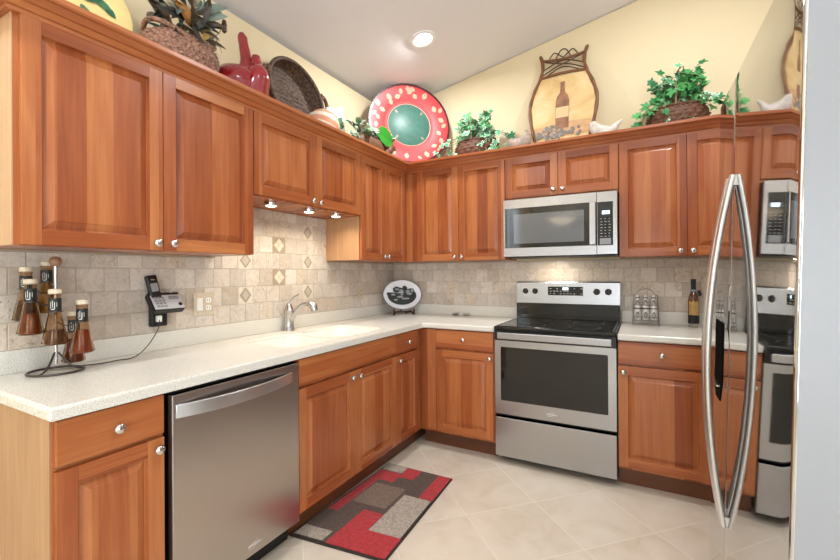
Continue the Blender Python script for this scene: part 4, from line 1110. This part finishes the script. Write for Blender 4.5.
# yellow plate with olive leaves
mt['plyellow'] = plain('yellow_glaze', srgb(240, 218, 146), .2, 0, .6, noise=.05, nscale=14)
mt['olive'] = leaf_mat('painted_olive_leaf', srgb(40, 92, 70), srgb(84, 140, 96), srgb(60, 110, 80), .95)
mt['olivefruit'] = plain('painted_olive', srgb(120, 110, 150), .3)
def onwall(y, x, lean): return Matrix.Translation((x, y, TZ + .001)) @ Matrix.Rotation(pi / 2, 4, 'Z') @ Matrix.Rotation(radians(-lean), 4, 'X')
t = thing('yellow_plate', 'round yellow plate painted with green olive leaves, top left corner', 'plate'); t.matrix_world = onwall(-2.525, .115, 10) @ Matrix.Translation((0, 0, .205))
b = MB(); b.lathe([(0, -.012), (.12, -.012), (.135, -.008), (.195, .008), (.205, .008), (.205, .004), (.13, -.014), (0, -.018)], 48, FACE); b.build('dish', mt['plyellow'], t, smooth=40)
b = MB()
for (x, z, dx, dz_, s_) in [(.0, .04, 1, .2, .10), (-.02, .07, .8, .9, .09), (.06, .06, 1, -.4, .08), (.04, .09, 1, .4, .07), (.1, .05, .8, -.8, .07), (-.06, .05, -.6, .9, .08), (-.08, .0, -1, .1, .08), (.02, .0, .5, -1, .08)]:
    leaf(b, LONG, (x, .0085 if math.hypot(x, z) < .12 else -.002, z), (dx, -.06, dz_), s_, (0, -1, 0), fold=.05, curl=0, wid=1.0)
b.build('painted_leaves', mt['olive'], t)
for (x, z) in ((.03, .075), (.0, .055)):
    b = MB(); b.lathe([(0, 0), (.012, .001), (.014, -.004)], 12, Matrix.Translation((x, .011, z)) @ FACE); b.build('painted_olive', mt['olivefruit'], t, smooth=40)

# basket of dried leaves and flowers
t = thing('dried_flower_basket', 'brown woven basket of dark dried leaves and cream husks above the large wall cabinet', 'basket', (.185, -2.165, TZ))
b = MB(); weave(b, [(.12, 0), (.145, .05), (.156, .10), (.150, .14), (.142, .165)], 11, 30, .006, sx=.95, sy=1.05); bk = b.build('basket', mt['wickerlight'], t, smooth=70)
b = MB(); b.tube([(.135 * cos(2 * pi * k / 48), .145 * sin(2 * pi * k / 48), .178 - .030 * cos(4 * pi * k / 48)) for k in range(48)], .011, 8, closed=True); b.build('rolled_rim', mt['wickerlight'], bk, smooth=60)
mt['dk'] = leaf_mat('dark_dried_leaf', srgb(34, 34, 30), srgb(88, 72, 56), srgb(90, 78, 60), .9)
mt['cream'] = leaf_mat('cream_husk', srgb(206, 190, 150), srgb(236, 226, 200), srgb(240, 232, 208), .9)
mt['teal'] = leaf_mat('grey_green_leaf', srgb(74, 90, 84), srgb(128, 140, 126), srgb(150, 158, 144), .9)
mt['amberlf'] = leaf_mat('amber_husk', srgb(170, 112, 44), srgb(226, 186, 110), srgb(200, 150, 90), .9)
random.seed(4)
for nm, m_, n, lo, hi, lbl in (('dried_leaves', 'dk', 44, .06, .15, 'dark dried leaves'), ('husks', 'cream', 20, .06, .15, 'cream husks'), ('grey_green_leaves', 'teal', 16, .06, .13, 'grey-green leaves'), ('amber_husks', 'amberlf', 12, .08, .16, 'amber husks')):
    b = MB()
    for i in range(n):
        a = random.uniform(0, 2 * pi); r = random.uniform(.02, .11)
        if random.random() < .6: a = random.uniform(-.9, .9)
        out = random.uniform(.3, 1.5) if m_ != 'amberlf' else random.uniform(0, .5)
        d = (abs(cos(a)) * out, sin(a) * out * .7 + random.uniform(-.5, .5), random.uniform(-.5, .9))
        leaf(b, LONG, (.02 + r * cos(a), r * sin(a) * .9, random.uniform(.17, .30)), d, random.uniform(lo, hi), (cos(a) + .6, sin(a) * .4, .5), fold=.3, curl=random.uniform(.1, .7), wid=random.uniform(.6, 1.1))
    tag(b.build(nm, mt[m_], t), lbl)
for (y, h, o_) in ((-.13, .36, .02), (.12, .30, .07), (-.02, .42, .0), (.06, .40, -.01)):
    b = MB(); b.tube(spline([(.04, y * .4, .18), (.05 + o_, y * .8, h * .75), (.055 + o_, y * 1.15, h)], 6), .0018, 6); st_ = b.build('stalk', mt['vine'], t)
    b = MB(); b.lathe([(0, -.045), (.010, -.035), (.013, 0), (.008, .02), (0, .024)], 10, Matrix.Translation((.055 + o_, y * 1.15, h))); b.build('seed_head', mt['wicker'], st_, smooth=60)

# red glazed gourd pitcher
mt['redglaze'] = plain('deep_red_glaze', srgb(142, 14, 26), .08, 0, .7, coat=.5)
t = thing('gourd_jug', 'glossy red gourd-shaped ceramic jug with a tall curled neck', 'jug', (.185, -1.835, TZ))
b = MB(); b.lathe([(0, 0), (.09, 0), (.135, .03), (.158, .085), (.150, .135), (.115, .175), (.07, .196), (.03, .205), (0, .208)], 40, Matrix.Diagonal((.80, 1.0, 1, 1))); b.build('body', mt['redglaze'], t, smooth=60)
b = MB(); sp = spline([(.03, .015, .17), (.025, .012, .25), (.015, .005, .325), (.012, .0, .365), (.014, .004, .380), (.018, .008, .383)], 6)
b.tube(sp, lerps([.050, .030, .025, .025, .020, .006], 6), 16); b.build('curled_neck', mt['redglaze'], t, smooth=60)
b = MB(); sp = spline([(.08, .02, .06), (.105, .022, .14), (.085, .03, .20), (.075, .034, .262)], 6)
b.tube(sp, lerps([.075, .060, .034, .020], 6), 18); s_ = b.build('spout', mt['redglaze'], t, smooth=60)
b = MB(); b.lathe([(0, 0), (.014, 0), (.017, .003), (.020, .001)], 16, Matrix.Translation((.074, .035, .264))); b.build('spout_opening', mt['blackplastic'], s_)

# oval woven tray leaning on the wall
t = thing('woven_tray', 'dark round woven tray with looped handles leaning on the yellow wall', 'tray'); t.matrix_world = onwall(-1.375, .135, 11) @ Matrix.Translation((0, 0, .236))
b = MB(); TW = FACE @ Matrix.Diagonal((1, .98, 1, 1))
n, m = 120, 26; vs = []
for i in range(m + 1):
    r = .012 + .193 * i / m
    for j in range(n):
        a = 2 * pi * j / n; x, z = r * cos(a), r * sin(a)
        y = .018 - .006 * sin(x * 300) * sin(z * 200 + (pi if int(x * 95) % 2 else 0))
        vs.append((x, y, z))
fs = [(i * n + j, i * n + (j + 1) % n, (i + 1) * n + (j + 1) % n, (i + 1) * n + j) for i in range(m) for j in range(n)] + [tuple(range(n))]
b.add(vs, fs); b.build('woven_base', mt['seagrass'], t, smooth=80)
b = MB(); weave(b, [(.205, -.022), (.215, .0), (.224, .03), (.230, .052)], 5, 44, .004, FACE); b.build('woven_side', mt['seagrass'], t, smooth=80)
b = MB(); b.tube([(.230 * cos(2 * pi * k / 60), -.052, .230 * sin(2 * pi * k / 60)) for k in range(60)], .013, 10, closed=True); b.build('rolled_rim', mt['seagrass'], t, smooth=60)
for s in (-1, 1):
    b = MB(); b.tube(spline([(s * .222, -.045, .085), (s * .258, -.055, .080), (s * .272, -.058, .030), (s * .262, -.056, -.02), (s * .228, -.046, -.03)], 6), .013, 10)
    b.tube([(s * .225, -.055, .095), (s * .238, -.06, .075), (s * .226, -.05, .055)], .014, 10); b.build('handle', mt['wicker'], t, smooth=60)

# striped gourd, leaf tile, trough plant
def stripes():
    N = NT('orange_cream_stripes'); sp = N.new('ShaderNodeSeparateXYZ'); N.link(obj_co(N), sp.inputs[0])
    f = N.math('FRACT', N.math('ADD', N.math('MULTIPLY', sp.outputs[2], 15.0), N.math('MULTIPLY', sp.outputs[1], 4.5)))
    return N.set(Base_Color=N.ramp(f, [(.40, srgb(224, 158, 122)), (.5, srgb(246, 226, 204)), (.85, srgb(246, 226, 204)), (.95, srgb(224, 158, 122))]), Roughness=.35)
mt['stripes'] = stripes()
t = thing('striped_gourd', 'orange and cream striped ceramic gourd beside the woven tray', 'ornament', (.205, -1.215, TZ))
b = MB(); b.lathe([(0, 0), (.07, 0), (.105, .04), (.112, .09), (.095, .145), (.055, .178), (.02, .186), (0, .186)], 36); b.build('body', mt['stripes'], t, smooth=60)
b = MB(); b.tube(spline([(0, .0, .18), (.004, .012, .196), (.0, .03, .203)], 5), [.010] * 6 + [.006] * 5, 8); b.build('stem', mt['vine'], t, smooth=60)
mt['creamglaze'] = plain('cream_glaze', srgb(238, 236, 222), .2)
t = thing('leaf_tile', 'cream ceramic tile painted with a green leaf standing on the cabinets', 'ornament', (.165, -1.015, TZ), (0, radians(-6), radians(82)))
b = MB(); b.prism([(-.07, 0), (.078, 0), (.070, .30), (.040, .285), (.0, .272), (-.05, .268), (-.082, .262)], -.012, .012, lambda u, v, d: (u, d, v)); b.build('tile', mt['creamglaze'], t, .003)
b = MB()
for (x, z, dx, dz_, s_) in ((.0, .12, .5, 1, .11), (.0, .12, -.6, .8, .08), (.01, .14, 1, .3, .06)): leaf(b, LONG, (x, -.0135, z), (dx, 0, dz_), s_, (0, -1, 0), fold=.02, curl=0, wid=1.2)
b.build('painted_leaf', mt['olive'], t)
mt['bark'] = weave_mat('brown_bark', srgb(70, 44, 30), srgb(134, 94, 66), .6)
t = thing('trough_plant', 'low brown trough of pale-edged trailing leaves left of the big red plate', 'plant', (.20, -.690, TZ))
b = MB(); b.lathe([(0, 0), (.06, 0), (.085, .03), (.095, .09), (.088, .135), (.078, .14), (.074, .12), (0, .115)], 32, Matrix.Diagonal((.95, 2.05, 1, 1))); tr = b.build('trough', mt['bark'], t, smooth=60)
b = MB(); b.tube(spline([(.06, .16, .06), (.08, .20, .11), (.08, .235, .13), (.085, .245, .10), (.08, .225, .09)], 6), lerps([.03, .026, .022, .018, .012], 6), 12); b.build('curled_end', mt['bark'], tr, smooth=60)
random.seed(9); b = MB()
for i in range(44):
    y = random.uniform(-.22, .20); p = (random.uniform(-.02, .06), y, random.uniform(.15, .21))
    d = (random.uniform(-.1, .9), random.uniform(-1, 1) + y * 3, random.uniform(-.1, .7))
    leaf(b, LONG, p, d, random.uniform(.06, .11), (.8, random.uniform(-.4, .4), .7), fold=.2, curl=random.uniform(.1, .5), wid=1.2)
for (y, l) in ((-.23, 1), (-.30, 1), (.20, -1)):
    for k in range(3): leaf(b, LONG, (.07, y * .9, .10 - .02 * k), (.3, -l * random.uniform(.3, 1), random.uniform(-.6, .3)), .09, (1, 0, .5), fold=.2, curl=.3, wid=1.2)
tag(b.build('foliage', mt['palelf'], t), 'pale-edged leaves')
b = MB(); leaf(b, HEART, (.07, .06, .20), (.12, 1, -.20), .23, (.85, -.5, .15), fold=.1, curl=.12, shade=.5, wid=.72); b.tube([(.03, .0, .13), (.05, .03, .18), (.07, .06, .20)], .003, 6)
tag(b.build('large_leaf', mt['brightlf'], t), 'one large bright green leaf')

# birds
def bird(label, loc, rz, body, tint, headc, crest):
    t = thing('bird_figurine', label, 'ornament', loc, (0, 0, rz), 'ceramic birds')
    # local x = towards the head
    b = MB(); sp = spline(body[0], 6); b.tube(sp, lerps(body[1], 6), 18, flat=body[2]); b.lathe([(0, 0), (.035, 0), (.03, .012), (0, .02)], 16); b.build('body', tint, t, smooth=70)
    hx = Vector(body[0][-2]); b = MB(); b.tube([hx + Vector((.015, 0, .0)), hx + Vector((.036, 0, -.004))], [.007, .001], 8); b.build('beak', headc, t, smooth=60)
    for s in (-1, 1):
        b = MB(); b.lathe([(0, 0), (1, .1), (.8, .5), (0, .8)], 14, Matrix.Translation((-.005, s * .028, .055)) @ Matrix.Rotation(s * -pi / 2, 4, 'X') @ Matrix.Diagonal((.045, .026, .016, 1))); b.build('wing', tint, t, smooth=60)
    if crest:
        b = MB(); b.prism([(-.018, 0), (.018, 0), (.012, .022), (.004, .012), (-.002, .026), (-.010, .012)], -.004, .004, lambda u, v, d: (hx.x + u, d, hx.z + .014 + v)); b.build('comb', headc, t, .001)
mt['birdgrey'] = plain('mottled_grey_glaze', srgb(168, 152, 138), .45, noise=.3, nscale=40)
mt['birdwhite'] = plain('weathered_white_glaze', srgb(204, 194, 182), .45, noise=.2, nscale=40)
mt['birddark'] = plain('brown_grey_comb', srgb(110, 100, 88), .5)
bird('small mottled grey ceramic hen between the ivy basket and the wine panel', (1.272, -.21, TZ), radians(10), ([(-.105, 0, .150), (-.085, 0, .135), (-.05, 0, .085), (.0, 0, .075), (.035, 0, .10), (.042, 0, .14), (.046, 0, .163)], [.010, .022, .046, .060, .050, .026, .010], .8), mt['birdgrey'], mt['birddark'], True)
bird('white ceramic bird with raised tail right of the wine panel', (1.845, -.21, TZ), radians(188), ([(-.120, 0, .135), (-.095, 0, .115), (-.055, 0, .075), (.0, 0, .065), (.04, 0, .09), (.062, 0, .130), (.072, 0, .146)], [.008, .016, .036, .052, .044, .028, .010], .8), mt['birdwhite'], mt['birdgrey'], False)

# framed wine-bottle panel
mt['twig'] = plain('brown_bent_twig', srgb(116, 74, 40), .45, noise=.3, nscale=30)
mt['twigdark'] = plain('dark_twig', srgb(74, 44, 28), .5)
def parchment():
    N = NT('painted_parchment_board'); co = obj_co(N); f = N.noise(co, 5, 5, .6, .6)
    return N.set(Base_Color=N.ramp(f, [(.3, srgb(196, 156, 98)), (.5, srgb(216, 184, 128)), (.7, srgb(228, 204, 156))]), Roughness=.5)
mt['parch'] = parchment()
mt['paintbottle'] = plain('painted_brown_glass', srgb(146, 104, 78), .5, noise=.35, nscale=20)
mt['paintlabel'] = plain('painted_label', srgb(214, 186, 140), .5)
mt['paintgrape'] = plain('painted_grapes', srgb(126, 120, 112), .5, noise=.3, nscale=50)
mt['paintcloth'] = plain('painted_table', srgb(198, 156, 112), .5, noise=.15, nscale=20)
mt['paintpale'] = plain('painted_highlight', srgb(176, 170, 172), .5)
t = thing('wine_panel', 'twig-framed panel painted with a wine bottle and grapes', 'picture'); t.matrix_world = Matrix.Translation((1.562, -.165, TZ + .001)) @ Matrix.Rotation(radians(-9), 4, 'X')
HS = [(.168, .0), (.195, .09), (.225, .22), (.240, .345), (.232, .42), (.205, .51), (.165, .605), (.150, .68), (.158, .75), (.172, .79)]
sp_ = [Vector((x, 0, z)) for x, z in HS]; side = spline(sp_, 6)
brd = [(p.x, p.z) for p in side if .02 < p.z < .605]
b = MB(); b.prism([(x, z) for x, z in brd] + [(-x, z) for x, z in reversed(brd)], -.004, .006, lambda u, v, d: (u, d, v)); bd = b.build('board', mt['parch'], t)
for s in (-1, 1):
    b = MB(); b.tube([(s * p.x, -.004, p.z + .0) for p in side], [.0125 + .0015 * sin(i * .9) for i in range(len(side))], 10); b.build('side_twig', mt['twig'], t, smooth=60)
b = MB(); b.tube(spline([(-.160, -.006, .60), (0, -.006, .612), (.160, -.006, .60)], 6), .010, 10); b.build('cross_twig', mt['twig'], t, smooth=60)
b = MB(); b.tube(spline([(-.160, -.006, .745), (0, -.006, .725), (.160, -.006, .745)], 6), .010, 10); b.build('cross_twig', mt['twig'], t, smooth=60)
b = MB(); b.tube([(-.17, -.004, .02), (.17, -.004, .02)], .010, 10); b.build('cross_twig', mt['twig'], t, smooth=60)
for pts in ([(-.148, .62), (-.05, .67), (.05, .70), (.148, .735)], [(-.148, .735), (-.05, .70), (.05, .67), (.148, .62)], [(-.148, .66), (0, .715), (.148, .66)], [(-.12, .61), (0, .66), (.12, .61)],
            [(-.11, .735), (-.07, .79), (-.03, .765), (.0, .735)], [(.11, .735), (.07, .79), (.03, .765), (.0, .735)], [(-.055, .735), (-.02, .80), (.02, .80), (.055, .735)]):
    b = MB(); b.tube(spline([(x, -.008, z) for x, z in pts], 6), .0045, 8); b.build('lattice_twig', mt['twigdark'], t, smooth=60)
b = MB(); b.prism([(-.195, .10), (.200, .10), (.212, .16), (.222, .205), (.05, .215), (-.1, .20), (-.218, .19)], -.0050, -.0041, lambda u, v, d: (u, d, v)); b.build('painted_table', mt['paintcloth'], bd)
b = MB(); bp = [(.047, .165), (.049, .38), (.040, .42), (.018, .455), (.015, .52), (.017, .525), (.017, .54)]; b.prism(bp + [(-x, z) for x, z in reversed(bp)], -.0058, -.0049, lambda u, v, d: (u + .0, d, v)); pb = b.build('painted_bottle', mt['paintbottle'], bd)
b = MB(); b.box(-.046, .046, -.0064, -.0057, .25, .335); b.build('painted_bottle_label', mt['paintlabel'], pb)
random.seed(3); b = MB()
for i in range(46):
    a = random.uniform(0, 2 * pi); r = random.random() ** .5; x, z = -.085 + .105 * r * cos(a), .135 + .055 * r * sin(a)
    if i > 36: x, z = random.uniform(.03, .16), random.uniform(.10, .16)
    q = random.uniform(.010, .016); y = -.0064 - .0001 * i
    b.prism([(x + q * cos(2 * pi * k / 10), z + q * sin(2 * pi * k / 10)) for k in range(10)], y, -.0049, lambda u, v, d: (u, d, v))
gp = b.build('painted_grapes', mt['paintgrape'], bd)
b = MB()
for i in range(26):
    a = random.uniform(0, 2 * pi); r = random.random() ** .5; x, z = -.085 + .10 * r * cos(a), .14 + .05 * r * sin(a); q = .005
    b.prism([(x + q * cos(2 * pi * k / 8), z + q * sin(2 * pi * k / 8)) for k in range(8)], -.0125, -.0118, lambda u, v, d: (u, d, v))
b.build('grape_highlight', mt['paintpale'], gp)
